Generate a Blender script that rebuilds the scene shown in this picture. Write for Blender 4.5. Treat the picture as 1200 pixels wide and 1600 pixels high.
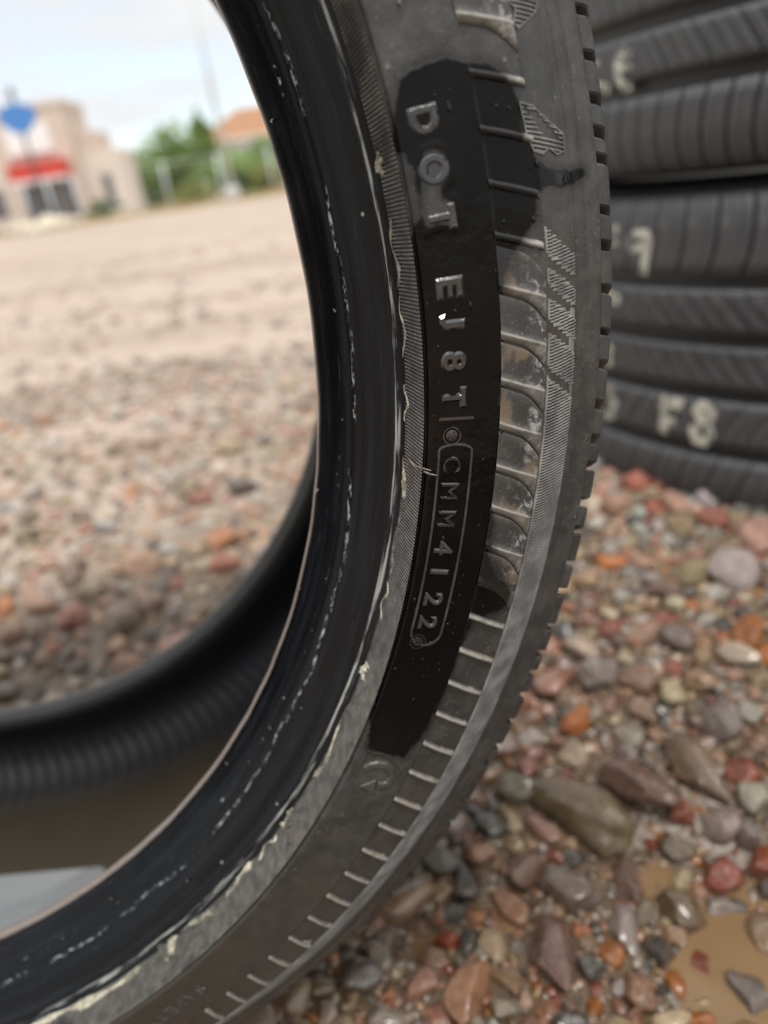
import bpy, bmesh, math, random
import numpy as np
from mathutils import Matrix, Vector, Euler

for o in list(bpy.data.objects):
    bpy.data.objects.remove(o, do_unlink=True)
SC = bpy.context.scene
COL = SC.collection
rnd = random.Random(7)
nr = np.random.RandomState(11)
PI = math.pi
CAMH = 0.329                       # lens height above the lot, metres

# ------------------------------------------------------------------ camera
W = np.array([[0.988078, -0.153956, 0.0], [-0.064647, -0.414897, 0.907569], [-0.139726, -0.896749, -0.419903]])
cam_d = bpy.data.cameras.new('camera')
cam = bpy.data.objects.new('camera', cam_d)
COL.objects.link(cam)
cam_d.sensor_fit = 'VERTICAL'
cam_d.sensor_height = 36.0
cam_d.lens = 1150.0 / 1600.0 * 36.0
cam_d.clip_start = 0.01
cam_d.clip_end = 5000
cam_d.dof.use_dof = True
cam_d.dof.focus_distance = 0.184
cam_d.dof.aperture_fstop = cam_d.lens / 3.9
cr = Matrix(((W[0, 0], -W[0, 1], -W[0, 2]), (W[1, 0], -W[1, 1], -W[1, 2]), (W[2, 0], -W[2, 1], -W[2, 2])))
cam.matrix_world = Matrix.Translation((0, 0, CAMH)) @ cr.to_4x4()
SC.camera = cam

# ------------------------------------------------------------------ sky, sun, exposure
SUN_EL, SUN_AZ = math.radians(70), math.radians(164)     # azimuth clockwise from +Y: veiled sun high above, a little behind the lens
world = bpy.data.worlds.new('World')
SC.world = world
world.use_nodes = True
wn, wl = world.node_tree.nodes, world.node_tree.links
wn.clear()

def nd(tree, typ, **kw):
    n = tree.nodes.new(typ)
    for k, v in kw.items():
        if k.startswith('i_'):
            n.inputs[k[2:].replace('_', ' ')].default_value = v
        else:
            setattr(n, k, v)
    return n

def wmath(op, a, b=None, clamp=False):
    n = world.node_tree.nodes.new('ShaderNodeMath'); n.operation = op; n.use_clamp = clamp
    for i, v in enumerate((a, b)):
        if v is None: continue
        if isinstance(v, (int, float)): n.inputs[i].default_value = v
        else: wl.new(v, n.inputs[i])
    return n.outputs[0]

wt = world.node_tree
tc = nd(wt, 'ShaderNodeTexCoord')
sep = nd(wt, 'ShaderNodeSeparateXYZ'); wl.new(tc.outputs['Generated'], sep.inputs[0])
sky = nd(wt, 'ShaderNodeTexSky'); sky.sky_type = 'NISHITA'; sky.sun_disc = False
sky.sun_elevation = SUN_EL; sky.sun_rotation = SUN_AZ
sky.air_density = 1.0; sky.dust_density = 1.2
zc = wmath('MAXIMUM', sep.outputs[2], 0.0)
den = wmath('ADD', zc, 0.10)
px_ = wmath('DIVIDE', sep.outputs[0], den); py_ = wmath('DIVIDE', sep.outputs[1], den)
comb = nd(wt, 'ShaderNodeCombineXYZ'); wl.new(px_, comb.inputs[0]); wl.new(py_, comb.inputs[1])
cn = nd(wt, 'ShaderNodeTexNoise'); cn.inputs['Scale'].default_value = 0.55; cn.inputs['Detail'].default_value = 6; cn.inputs['Roughness'].default_value = 0.55
wl.new(comb.outputs[0], cn.inputs['Vector'])
elev = wmath('MULTIPLY', zc, 2.6)
cov = wmath('ADD', wmath('MULTIPLY', wmath('SUBTRACT', cn.outputs[0], 0.42), 3.2), elev)
mask = wmath('ADD', cov, 0.30, clamp=True)
# a bright hazy cloud sheet, a little lighter overhead than at the horizon
lum = wmath('MULTIPLY', wmath('ADD', 1.0, wmath('MULTIPLY', zc, 0.45)), 0.50)
var = wmath('ADD', 0.62, wmath('MULTIPLY', cn.outputs[0], 0.78))
# thin cloud glows softly towards the veiled sun
dot = nd(wt, 'ShaderNodeVectorMath'); dot.operation = 'DOT_PRODUCT'; wl.new(tc.outputs['Generated'], dot.inputs[0])
dot.inputs[1].default_value = (math.sin(SUN_AZ) * math.cos(SUN_EL), math.cos(SUN_AZ) * math.cos(SUN_EL), math.sin(SUN_EL))
glow = wmath('ADD', 0.80, wmath('MULTIPLY', wmath('POWER', wmath('MAXIMUM', wmath('ADD', wmath('MULTIPLY', dot.outputs['Value'], 0.5), 0.5), 0.0), 5.0), 0.55))
lumv = wmath('MULTIPLY', wmath('MULTIPLY', lum, var), glow)
cc = nd(wt, 'ShaderNodeMixRGB'); cc.blend_type = 'MULTIPLY'; cc.inputs[0].default_value = 1
cc.inputs[1].default_value = (0.985, 0.995, 1.01, 1); wl.new(lumv, cc.inputs[2])
bgs = nd(wt, 'ShaderNodeBackground'); bgs.inputs[1].default_value = 0.15; wl.new(sky.outputs[0], bgs.inputs[0])
bgc = nd(wt, 'ShaderNodeBackground'); bgc.inputs[1].default_value = 1.0; wl.new(cc.outputs[0], bgc.inputs[0])
mx = nd(wt, 'ShaderNodeMixShader'); wl.new(mask, mx.inputs[0]); wl.new(bgs.outputs[0], mx.inputs[1]); wl.new(bgc.outputs[0], mx.inputs[2])
wo = nd(wt, 'ShaderNodeOutputWorld'); wl.new(mx.outputs[0], wo.inputs[0])

sd_ = bpy.data.lights.new('sun', 'SUN'); sd_.energy = 1.5; sd_.angle = math.radians(15); sd_.color = (1.0, 0.955, 0.89)
sun = bpy.data.objects.new('sun', sd_); COL.objects.link(sun)
sdir = Vector((math.sin(SUN_AZ) * math.cos(SUN_EL), math.cos(SUN_AZ) * math.cos(SUN_EL), math.sin(SUN_EL)))
sun.rotation_euler = sdir.to_track_quat('Z', 'Y').to_euler()
sun.location = (-2, -3, 4)
SC.view_settings.view_transform = 'Standard'
SC.view_settings.look = 'None'
SC.view_settings.exposure = 1.04
SC.view_settings.gamma = 1.0
SC.view_settings.use_curve_mapping = False
SC.render.engine = 'CYCLES'
SC.cycles.use_denoising = True
SC.cycles.max_bounces = 6

# ------------------------------------------------------------------ helpers
def mesh_from(name, verts, faces, smooth=True):
    me = bpy.data.meshes.new(name)
    verts = np.asarray(verts, dtype=np.float32)
    if isinstance(faces, np.ndarray) and faces.ndim == 2:
        k = faces.shape[1]; nf = len(faces)
        me.vertices.add(len(verts)); me.vertices.foreach_set('co', verts.ravel())
        me.loops.add(nf * k); me.loops.foreach_set('vertex_index', faces.astype(np.int32).ravel())
        me.polygons.add(nf)
        me.polygons.foreach_set('loop_start', np.arange(0, nf * k, k, dtype=np.int32))
        me.polygons.foreach_set('loop_total', np.full(nf, k, dtype=np.int32))
        me.update(calc_edges=True)
    else:
        me.from_pydata([tuple(map(float, v)) for v in verts], [], [tuple(map(int, f)) for f in faces]); me.update()
    if smooth and len(me.polygons):
        me.polygons.foreach_set('use_smooth', np.ones(len(me.polygons), dtype=bool))
    return me

def fattr(me, name, vals):
    a = me.attributes.new(name, 'FLOAT', 'POINT'); a.data.foreach_set('value', np.asarray(vals, dtype=np.float32).ravel())

def cattr(me, name, cols):
    a = me.color_attributes.new(name, 'FLOAT_COLOR', 'POINT')
    c = np.ones((len(cols), 4), dtype=np.float32); c[:, :3] = cols; a.data.foreach_set('color', c.ravel())

def link(name, me, mat, parent=None, mat_local=None, kind=None):
    o = bpy.data.objects.new(name, me); COL.objects.link(o)
    if mat is not None and me is not None and len(me.materials) == 0: me.materials.append(mat)
    if parent is not None: o.parent = parent
    if mat_local is not None: o.matrix_local = mat_local
    if kind: o['kind'] = kind
    return o

def tag(o, label, cat, group=None):
    o['label'] = label; o['category'] = cat
    if group: o['group'] = group
    return o

def empty(name, mw):
    o = bpy.data.objects.new(name, None); COL.objects.link(o); o.matrix_world = mw; o.empty_display_size = 0.05
    return o

class MB:
    def __init__(s): s.v = []; s.f = []
    def add(s, v, f):
        n = len(s.v); s.v += [tuple(x) for x in v]; s.f += [tuple(i + n for i in q) for q in f]
    def box(s, x0, x1, y0, y1, z0, z1):
        s.add([(x0, y0, z0), (x1, y0, z0), (x1, y1, z0), (x0, y1, z0), (x0, y0, z1), (x1, y0, z1), (x1, y1, z1), (x0, y1, z1)],
              [(0, 3, 2, 1), (4, 5, 6, 7), (0, 1, 5, 4), (1, 2, 6, 5), (2, 3, 7, 6), (3, 0, 4, 7)])
    def tube(s, p, q, r0, r1=None, n=10):
        r1 = r0 if r1 is None else r1
        p, q = Vector(p), Vector(q); d = (q - p).normalized()
        a = d.orthogonal().normalized(); b = d.cross(a)
        v = []
        for c, r in ((p, r0), (q, r1)):
            for i in range(n):
                t = 2 * PI * i / n; v.append(c + a * (r * math.cos(t)) + b * (r * math.sin(t)))
        f = [(i, (i + 1) % n, n + (i + 1) % n, n + i) for i in range(n)]
        f += [tuple(range(n - 1, -1, -1)), tuple(range(n, 2 * n))]
        s.add(v, f)
    def prism(s, poly, y0, y1):      # poly in x,z
        n = len(poly)
        v = [(x, y0, z) for x, z in poly] + [(x, y1, z) for x, z in poly]
        f = [(i, (i + 1) % n, n + (i + 1) % n, n + i) for i in range(n)] + [tuple(range(n - 1, -1, -1)), tuple(range(n, 2 * n))]
        s.add(v, f)
    def mesh(s, name, smooth=False): return mesh_from(name, s.v, s.f, smooth)

def material(name):
    m = bpy.data.materials.new(name); m.use_nodes = True
    t = m.node_tree; t.nodes.clear()
    b = t.nodes.new('ShaderNodeBsdfPrincipled'); o = t.nodes.new('ShaderNodeOutputMaterial')
    t.links.new(b.outputs[0], o.inputs[0])
    return m, t, b

class NT:
    """short-hand for building shader graphs"""
    def __init__(s, t): s.t = t
    def put(s, n, i, v):
        if v is None: return
        if hasattr(v, 'is_linked') or isinstance(v, bpy.types.NodeSocket): s.t.links.new(v, n.inputs[i])
        else: n.inputs[i].default_value = v
    def math(s, op, a, b=None, c=None, clamp=False):
        n = s.t.nodes.new('ShaderNodeMath'); n.operation = op; n.use_clamp = clamp
        for i, v in enumerate((a, b, c)): s.put(n, i, v)
        return n.outputs[0]
    def noise(s, vec, scale, detail=3, rough=0.5, dist=0.0):
        n = s.t.nodes.new('ShaderNodeTexNoise')
        if vec is not None: s.put(n, 'Vector', vec)
        n.inputs['Scale'].default_value = scale; n.inputs['Detail'].default_value = detail
        n.inputs['Roughness'].default_value = rough; n.inputs['Distortion'].default_value = dist
        return n.outputs[0]
    def voro(s, vec, scale, feature='F1', out='Distance'):
        n = s.t.nodes.new('ShaderNodeTexVoronoi'); n.feature = feature
        if vec is not None: s.put(n, 'Vector', vec)
        n.inputs['Scale'].default_value = scale
        return n.outputs[out]
    def ramp(s, v, a, b, lo=0.0, hi=1.0):
        n = s.t.nodes.new('ShaderNodeMapRange'); n.interpolation_type = 'SMOOTHSTEP'
        s.put(n, 'Value', v); n.inputs['From Min'].default_value = a; n.inputs['From Max'].default_value = b
        n.inputs['To Min'].default_value = lo; n.inputs['To Max'].default_value = hi
        return n.outputs[0]
    def mix(s, f, a, b, blend='MIX'):
        n = s.t.nodes.new('ShaderNodeMixRGB'); n.blend_type = blend
        s.put(n, 0, f)
        for i, v in ((1, a), (2, b)):
            if isinstance(v, tuple) and len(v) == 3: v = (*v, 1)
            s.put(n, i, v)
        return n.outputs[0]
    def attr(s, name, out='Fac', typ='GEOMETRY'):
        n = s.t.nodes.new('ShaderNodeAttribute'); n.attribute_type = typ; n.attribute_name = name
        return n.outputs[out]
    def coord(s, out='Object'):
        return s.t.nodes.new('ShaderNodeTexCoord').outputs[out]
    def scale(s, vec, x, y, z):
        n = s.t.nodes.new('ShaderNodeMapping'); s.put(n, 'Vector', vec); n.inputs['Scale'].default_value = (x, y, z)
        return n.outputs[0]
    def bump(s, h, strength, dist):
        n = s.t.nodes.new('ShaderNodeBump'); n.inputs['Strength'].default_value = strength; n.inputs['Distance'].default_value = dist
        s.put(n, 'Height', h); return n.outputs[0]

def simple(name, col, rough=0.7, var=0.25, scale=6.0, metallic=0.0, bump=0.0):
    m, t, b = material(name); g = NT(t); co = g.coord('Object')
    n = g.noise(co, scale, 5, 0.6)
    c = tuple(col)
    g.put(b, 'Base Color', g.mix(n, tuple(x * (1 - var) for x in c), tuple(min(1, x * (1 + var)) for x in c)))
    b.inputs['Roughness'].default_value = rough; b.inputs['Metallic'].default_value = metallic
    if bump: g.put(b, 'Normal', g.bump(n, bump, 0.02))
    return m

# ------------------------------------------------------------------ ground and water
def sstep(x, a, b):
    t = np.clip((np.asarray(x, dtype=float) - a) / (b - a), 0, 1); return t * t * (3 - 2 * t)

def vnoise(x, y, s, seed):
    r = np.random.RandomState(seed); ph = r.uniform(0, 6.28, (6, 2)); k = r.uniform(-1, 1, (6, 2))
    out = 0
    for i in range(6): out = out + np.sin((x * k[i, 0] * 2 + y * k[i, 1] * 2) / s + ph[i, 0])
    return out / 6

PUDDLE = [(0.127, 0.222, 0.042), (0.113, 0.185, 0.030), (0.15, 0.195, 0.040), (0.108, 0.252, 0.020), (-0.002, 0.200, 0.017), (-0.016, 0.232, 0.015), (0.155, 0.245, 0.02), (0.03, 0.24, 0.016), (0.175, 0.3, 0.02)]
STACK = (0.510, 0.710)

def gh(x, y):
    x = np.asarray(x, dtype=float); y = np.asarray(y, dtype=float)
    d = np.hypot(x - 0.47, y - 0.66)
    h = 0.052 * (1 - sstep(d, 0.24, 0.62))
    near = np.exp(-((x - 0.05) ** 2 + (y - 0.3) ** 2) / 0.9)
    h = h + 0.0040 * vnoise(x, y, 0.05, 3) * near + 0.006 * vnoise(x, y, 0.25, 5)
    for a, b, r in PUDDLE: h = h - 0.011 * np.exp(-((x - a) ** 2 + (y - b) ** 2) / (r * r))
    far = sstep(np.hypot(x, y), 3, 9)
    return h + far * 0.05 * vnoise(x, y, 3.0, 8)

def axis_coords(lo, hi, step, far, n):
    core = np.arange(lo, hi + 1e-6, step)
    g = np.geomspace(step * 1.2, far, n)
    return np.concatenate([(lo - g)[::-1], core, hi + g])

gx = axis_coords(-0.6, 0.75, 0.012, 900, 46); gy = axis_coords(-0.2, 1.1, 0.012, 900, 46)
GX, GY = np.meshgrid(gx, gy); GZ = gh(GX, GY)
nx, ny = len(gx), len(gy)
idx = np.arange(nx * ny).reshape(ny, nx)
fq = np.stack([idx[:-1, :-1], idx[:-1, 1:], idx[1:, 1:], idx[1:, :-1]], -1).reshape(-1, 4)
gm, t, b = material('gravel_lot'); g = NT(t); co = g.coord('Object')
sx = t.nodes.new('ShaderNodeSeparateXYZ'); t.links.new(co, sx.inputs[0])
dist = g.math('POWER', g.math('ADD', g.math('POWER', g.math('SUBTRACT', sx.outputs[0], 0.08), 2.0), g.math('POWER', g.math('SUBTRACT', sx.outputs[1], 0.05), 2.0)), 0.5)
wetn = g.math('ADD', dist, g.math('MULTIPLY', g.math('SUBTRACT', g.noise(co, 3.0, 4), 0.5), 0.35))
dry = g.ramp(wetn, 0.50, 0.95)
vc = g.voro(co, 26.0, out='Color'); vd = g.voro(co, 26.0)
vc2 = g.voro(co, 70.0, out='Color')
n1 = g.noise(co, 0.35, 5); n2 = g.noise(co, 40, 5); nf = g.noise(co, 220, 3)
peb = g.mix(0.5, g.mix(vc, (0.42, 0.24, 0.17), (0.46, 0.43, 0.38)), g.mix(vc2, (0.50, 0.36, 0.24), (0.36, 0.33, 0.30)))
sand = g.mix(n2, (0.25, 0.20, 0.16), (0.335, 0.28, 0.23))
drycol = g.mix(g.ramp(n1, 0.35, 0.65), g.mix(0.55, peb, sand), g.mix(0.25, peb, sand))
mud = g.mix(n2, (0.060, 0.040, 0.024), (0.135, 0.092, 0.055))
rut = g.noise(g.scale(co, 0.55, 1.9, 1.0), 0.9, 4, 0.55); tone = g.noise(co, 1.3, 4, 0.6)
drycol = g.mix(g.ramp(rut, 0.46, 0.62, 0, 0.65), drycol, g.mix(n2, (0.20, 0.145, 0.10), (0.27, 0.205, 0.15)))
drycol = g.mix(g.ramp(tone, 0.55, 0.75, 0, 0.4), drycol, (0.40, 0.36, 0.315))
g.put(b, 'Base Color', g.mix(dry, mud, drycol))
g.put(b, 'Roughness', g.math('ADD', 0.32, g.math('MULTIPLY', dry, 0.55)))
hgt = g.math('ADD', g.math('MULTIPLY', vd, -0.6), g.math('ADD', g.math('MULTIPLY', n2, 0.5), g.math('MULTIPLY', nf, 0.2)))
g.put(b, 'Normal', g.bump(hgt, 0.6, 0.012))
ground = link('ground', mesh_from('ground', np.stack([GX, GY, GZ], -1).reshape(-1, 3), fq), gm, kind='structure')
ground['label'] = 'gravel lot of pale sand and mixed stones reaching to the buildings'

wm, t, b = material('muddy_water'); g = NT(t); co = g.coord('Object')
g.put(b, 'Base Color', g.mix(g.noise(co, 25, 4), (0.12, 0.074, 0.036), (0.19, 0.122, 0.064)))
b.inputs['Roughness'].default_value = 0.04; b.inputs['IOR'].default_value = 1.33
g.put(b, 'Normal', g.bump(g.noise(co, 60, 2), 0.06, 0.004))
WL = -0.0078
wp = mesh_from('water', [(-0.35, -0.1, WL), (0.6, -0.1, WL), (0.6, 0.42, WL), (-0.35, 0.42, WL)], [(0, 1, 2, 3)], False)
water = link('puddle', wp, wm, kind='structure'); water['label'] = 'shallow muddy brown puddle water between the near stones'

# ------------------------------------------------------------------ stones
def ico(sub):
    bm = bmesh.new(); bmesh.ops.create_icosphere(bm, subdivisions=sub, radius=1)
    v = np.array([x.co[:] for x in bm.verts]); f = np.array([[q.index for q in p.verts] for p in bm.faces]); bm.free(); return v, f
ICO = {k: ico(k) for k in (1, 2, 3, 4)}

def stone_shape(sub, seed, angular):
    r = np.random.RandomState(seed); v, f = ICO[sub]; v = v.copy()
    for _ in range(4):
        k = r.normal(size=3); k /= np.linalg.norm(k); ph = r.uniform(0, 6.28)
        v *= (1 + 0.07 * np.sin(v @ k * r.uniform(1.5, 3.2) + ph))[:, None]
    for _ in range(int(7 + angular * 10)):
        k = r.normal(size=3); k /= np.linalg.norm(k); d = r.uniform(0.50, 0.86)
        s = v @ k - d; v = v - np.where(s > 0, s * (0.70 + 0.30 * angular), 0)[:, None] * k
    if sub >= 3:
        for _ in range(5):
            k = r.normal(size=3) * r.uniform(3, 8); v *= (1 + 0.012 * np.sin(v @ k + r.uniform(0, 6.28)))[:, None]
    v /= np.abs(v).max(0)[None]
    return v, f

def stone_material(name, src):
    m, t, b = material(name); g = NT(t); co = g.coord('Object')
    if src == 'object':
        oi = t.nodes.new('ShaderNodeObjectInfo'); base = oi.outputs['Color']; rn = oi.outputs['Random']; wet = oi.outputs['Alpha']
        va = t.nodes.new('ShaderNodeVectorMath'); va.operation = 'ADD'
        cb = t.nodes.new('ShaderNodeCombineXYZ'); t.links.new(g.math('MULTIPLY', rn, 37.0), cb.inputs[0]); t.links.new(g.math('MULTIPLY', rn, 91.0), cb.inputs[2])
        t.links.new(co, va.inputs[0]); t.links.new(cb.outputs[0], va.inputs[1]); vec = va.outputs[0]; fs = 1.0
    else:
        base = g.attr('Col', 'Color'); wet = g.attr('wet'); vec = co; fs = 70.0
    hs = t.nodes.new('ShaderNodeHueSaturation'); g.put(hs, 'Saturation', g.math('ADD', 1.0, g.math('MULTIPLY', wet, 0.15))); g.put(hs, 'Color', base); base = hs.outputs[0]
    n1 = g.noise(vec, 1.6 * fs, 5, 0.6, 0.5); n2 = g.noise(vec, 11 * fs, 4, 0.65); v1 = g.voro(vec, 9 * fs, out='Color')
    bw = t.nodes.new('ShaderNodeRGBToBW'); t.links.new(v1, bw.inputs[0])
    c1 = g.mix(g.ramp(n1, 0.35, 0.7), base, g.mix(1.0, base, (0.62, 0.58, 0.55), 'MULTIPLY'))
    c2 = g.mix(g.ramp(bw.outputs[0], 0.68, 0.8, 0, 0.22), c1, (0.55, 0.50, 0.44))
    c3 = g.mix(g.ramp(n2, 0.56, 0.72, 0, 0.7), c2, g.mix(1.0, c2, (0.28, 0.26, 0.26), 'MULTIPLY'))
    c4 = g.mix(g.math('MULTIPLY', wet, 0.80), c3, g.mix(1.0, c3, (0.36, 0.28, 0.22), 'MULTIPLY'))
    g.put(b, 'Base Color', c4)
    rr = g.math('ADD', g.math('MULTIPLY', n2, 0.25), g.math('SUBTRACT', 0.62, g.math('MULTIPLY', wet, 0.56)), clamp=True)
    g.put(b, 'Roughness', rr)
    g.put(b, 'Coat Weight', g.math('MULTIPLY', g.ramp(wet, 0.3, 0.9), 0.9)); b.inputs['Coat Roughness'].default_value = 0.05; b.inputs['Coat IOR'].default_value = 1.38
    g.put(b, 'Normal', g.bump(g.math('ADD', n2, g.math('MULTIPLY', g.noise(vec, 30 * fs, 3), 0.4)), 0.35, 0.05 if src == 'object' else 0.0012))
    return m
ST_OBJ = stone_material('stone_single', 'object'); ST_MASS = stone_material('stone_mass', 'attr')
PROTO = []
for k in range(16):
    v, f = stone_shape(4, 100 + k, (0.15, 1.0, 0.8, 1.0)[k % 4])
    me = mesh_from('stone', v, f); me.materials.append(ST_OBJ); PROTO.append(me)
LOW = [stone_shape(2, 300 + k, (0.15, 1.0, 0.7, 1.0)[k % 4]) for k in range(16)]
LOWM = [stone_shape(3, 300 + k, (0.15, 1.0, 0.7, 1.0)[k % 4]) for k in range(16)]
PAL = {'pinkish': (0.37, 0.225, 0.155), 'brick red': (0.31, 0.105, 0.065), 'light grey': (0.40, 0.38, 0.345), 'dark grey': (0.070, 0.064, 0.058),
       'tan': (0.36, 0.265, 0.16), 'cream': (0.54, 0.47, 0.35), 'olive brown': (0.20, 0.155, 0.095), 'orange': (0.46, 0.19, 0.06), 'mid grey': (0.20, 0.18, 0.155), 'purplish brown': (0.21, 0.140, 0.10)}
PK = list(PAL); PW = [0.20, 0.05, 0.15, 0.09, 0.14, 0.09, 0.08, 0.03, 0.10, 0.07]

def pix_ground(x, y):
    dv = W @ np.array([(x - 600) / 1150, (y - 800) / 1150, 1.0]); h = 0.0
    for _ in range(6):
        k = -(CAMH - h) / dv[2]; p = dv * k; h = float(gh(p[0], p[1]))
    return p[0], p[1], h

def at(x, y, Y):
    dv = W @ np.array([(x - 600) / 1150, (y - 800) / 1150, 1.0]); p = dv * Y / dv[1]; return p[0], p[1], p[2] + CAMH

# the stones of the photograph that stand out: x, y, long px, short px, tilt deg, colour, shape, label
NAMED = [
 (905, 1262, 190, 100, 38, 'olive brown', 2, 'largest olive brown slab of stone right of the standing tyre'),
 (985, 1215, 190, 75, 40, 'purplish brown', 3, 'long pinkish brown stone lying behind the olive slab'),
 (1085, 1200, 150, 70, 42, 'olive brown', 6, 'long wet brown stone right of the pinkish long stone'),
 (808, 1228, 78, 66, 10, 'mid grey', 0, 'rounded mid grey stone just right of the tyre edge'),
 (848, 1296, 88, 44, 30, 'pinkish', 5, 'pink oval stone in front of the olive slab'),
 (752, 1330, 66, 58, 20, 'pinkish', 1, 'pale pink rounded stone close to the tyre edge'),
 (900, 1180, 62, 50, 15, 'cream', 4, 'cream stone at the upper end of the olive slab'),
 (1128, 1288, 74, 62, 80, 'light grey', 4, 'white and grey speckled upright oval stone'),
 (1180, 1245, 62, 60, 80, 'light grey', 8, 'white speckled stone at the right edge above its grey neighbour'),
 (1172, 1300, 52, 48, 70, 'mid grey', 9, 'grey stone under the white speckled one at right edge'),
 (1066, 1268, 44, 42, 0, 'brick red', 2, 'small salmon red stone beside the speckled oval'),
 (1126, 1362, 72, 66, 30, 'brick red', 3, 'angular brick red stone standing in the puddle'),
 (1196, 1350, 70, 62, 70, 'brick red', 7, 'red stone cut off by the right edge above puddle'),
 (1062, 1412, 88, 66, 60, 'olive brown', 3, 'dark banded block of stone left of the puddle'),
 (1192, 1455, 80, 60, 85, 'tan', 0, 'tan rounded stone at the right edge beside puddle'),
 (772, 1476, 64, 50, 45, 'cream', 12, 'cream egg shaped pebble near the bottom of the picture'),
 (958, 1490, 56, 40, 40, 'orange', 4, 'larger orange brown oval pebble left of the brick red block'),
 (1058, 1538, 58, 34, 60, 'orange', 8, 'bright orange oval pebble beside the lower puddle'),
 (930, 1572, 34, 28, 80, 'orange', 12, 'small orange pebble at the bottom of the gravel'),
 (745, 1432, 30, 28, 30, 'orange', 0, 'small amber pebble above the cream egg pebble'),
 (1090, 1503, 62, 50, 10, 'brick red', 7, 'squared brick red block in front of the puddle'),
 (1000, 1545, 70, 54, 85, 'pinkish', 3, 'rectangular reddish block between two orange pebbles'),
 (862, 1488, 130, 80, 70, 'purplish brown', 6, 'big wet purplish brown stone near the bottom centre'),
 (800, 1420, 90, 55, 50, 'pinkish', 2, 'rusty pink wedge stone above the purplish brown one'),
 (885, 1385, 110, 66, 20, 'mid grey', 5, 'dark wet grey stone in front of the olive slab'),
 (985, 1370, 90, 60, 75, 'purplish brown', 9, 'brown grey stone between the olive slab and banded block'),
 (1057, 1325, 62, 50, 0, 'olive brown', 0, 'rounded brown stone at the upper puddle edge'),
 (975, 1450, 90, 46, 70, 'light grey', 6, 'grey white long stone above the orange brown pebble'),
 (925, 1510, 50, 42, 20, 'dark grey', 1, 'dark grey stone left of the orange brown pebble'),
 (1030, 1485, 70, 50, 30, 'dark grey', 7, 'black and cream speckled stone left of brick red block'),
 (1170, 1560, 90, 80, 30, 'mid grey', 11, 'grey speckled stone in the bottom right corner'),
 (1045, 1597, 70, 40, 0, 'cream', 0, 'cream stone at the very bottom right of centre'),
 (1000, 1060, 75, 55, 20, 'pinkish', 4, 'pale pink stone between the tyre and the stack'),
 (1150, 892, 96, 76, 20, 'light grey', 4, 'pale grey stone in front of the tyre stack'),
 (915, 1012, 70, 56, 20, 'cream', 8, 'pale greenish cream stone near the tyre edge'),
 (1150, 1022, 80, 52, 20, 'cream', 0, 'cream flattened stone at right, below the stack'),
 (1005, 1110, 66, 44, 30, 'pinkish', 12, 'pink white stone above the long pinkish brown one'),
 (915, 905, 60, 46, 10, 'tan', 8, 'yellowish tan pebble beside the tyre tread'),
 (1060, 790, 60, 48, 30, 'pinkish', 1, 'pink stone leaning at the foot of the stack'),
 (960, 790, 60, 50, 0, 'pinkish', 5, 'salmon stone at the left foot of the tyre stack'),
 (1178, 835, 74, 62, 60, 'pinkish', 10, 'large pinkish stone against the stack at right edge'),
 (1090, 1060, 66, 50, 20, 'tan', 3, 'tan stone in the middle of the right gravel'),
 (690, 1345, 80, 56, 10, 'mid grey', 0, 'grey stone half under the tyre edge'),
 (600, 1590, 70, 44, 20, 'light grey', 3, 'blue grey and cream stone at the bottom under the tyre'),
]

def dirpix(x, y, L, a):
    dx, dy = math.cos(math.radians(a)) * L / 2, math.sin(math.radians(a)) * L / 2
    return pix_ground(x - dx, y - dy), pix_ground(x + dx, y + dy)

placed = []          # x, y, r

# tyre frame (also needed to keep stones clear of it)
MT = np.array([[0.872501, -0.488558, 0.007301], [0.033131, 0.044247, -0.998471], [0.487488, 0.871409, 0.054792]])
CT = np.array([-0.235276, 0.202209, -0.023365 + CAMH])

def blocked(x, y, r, h=0.012):
    """would a stone of radius r at x,y cut into one of the tyres"""
    if math.hypot(x - STACK[0], y - STACK[1]) < 0.30 - 0.0 * r: return True
    p = MT.T @ (np.array([x, y, float(gh(x, y)) + h]) - CT)
    rad = math.hypot(p[0], p[1])
    if -0.215 - r < p[2] < 0.035 + r:
        inner = 0.0
        if rad > 0.300 - r * 0.2: 
            # beneath the tread: only allow what stays below it
            if rad < 0.3075 + r * 0.9: return True
            return False
        return True
    return False

def add_stone(x, y, ax, ay, az, yaw, col, proto, wet, name, label, group=None, sink=0.35):
    o = bpy.data.objects.new(name, PROTO[proto]); COL.objects.link(o)
    z = float(gh(x, y)) + az * (1 - 2 * sink)
    o.location = (x, y, z); o.scale = (ax, ay, az); o.rotation_euler = (rnd.uniform(-0.25, 0.25), rnd.uniform(-0.25, 0.25), yaw)
    o.color = (*col, wet)
    tag(o, label, 'stone', group); return o

def jitter(c, s=0.18):
    k = rnd.uniform(1 - s, 1 + s); return tuple(max(0.01, min(0.9, x * k * rnd.uniform(0.93, 1.07))) for x in c)

def pale(c, x, y):
    """stones away from the puddles are dry and dusted with sand"""
    if u_side(x, y): return c
    k = float(0.24 + 0.52 * sstep(y, 0.65, 1.9)); return tuple(q * (1 - k) * 1.15 + d * k for q, d in zip(c, (0.355, 0.30, 0.25)))
def u_side(x, y): return x > -0.02 and y < 0.8
def wetness(x, y):
    d = math.hypot(x - 0.08, y - 0.22); return float(1 - sstep(d, 0.10, 0.36) * 0.85)

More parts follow.
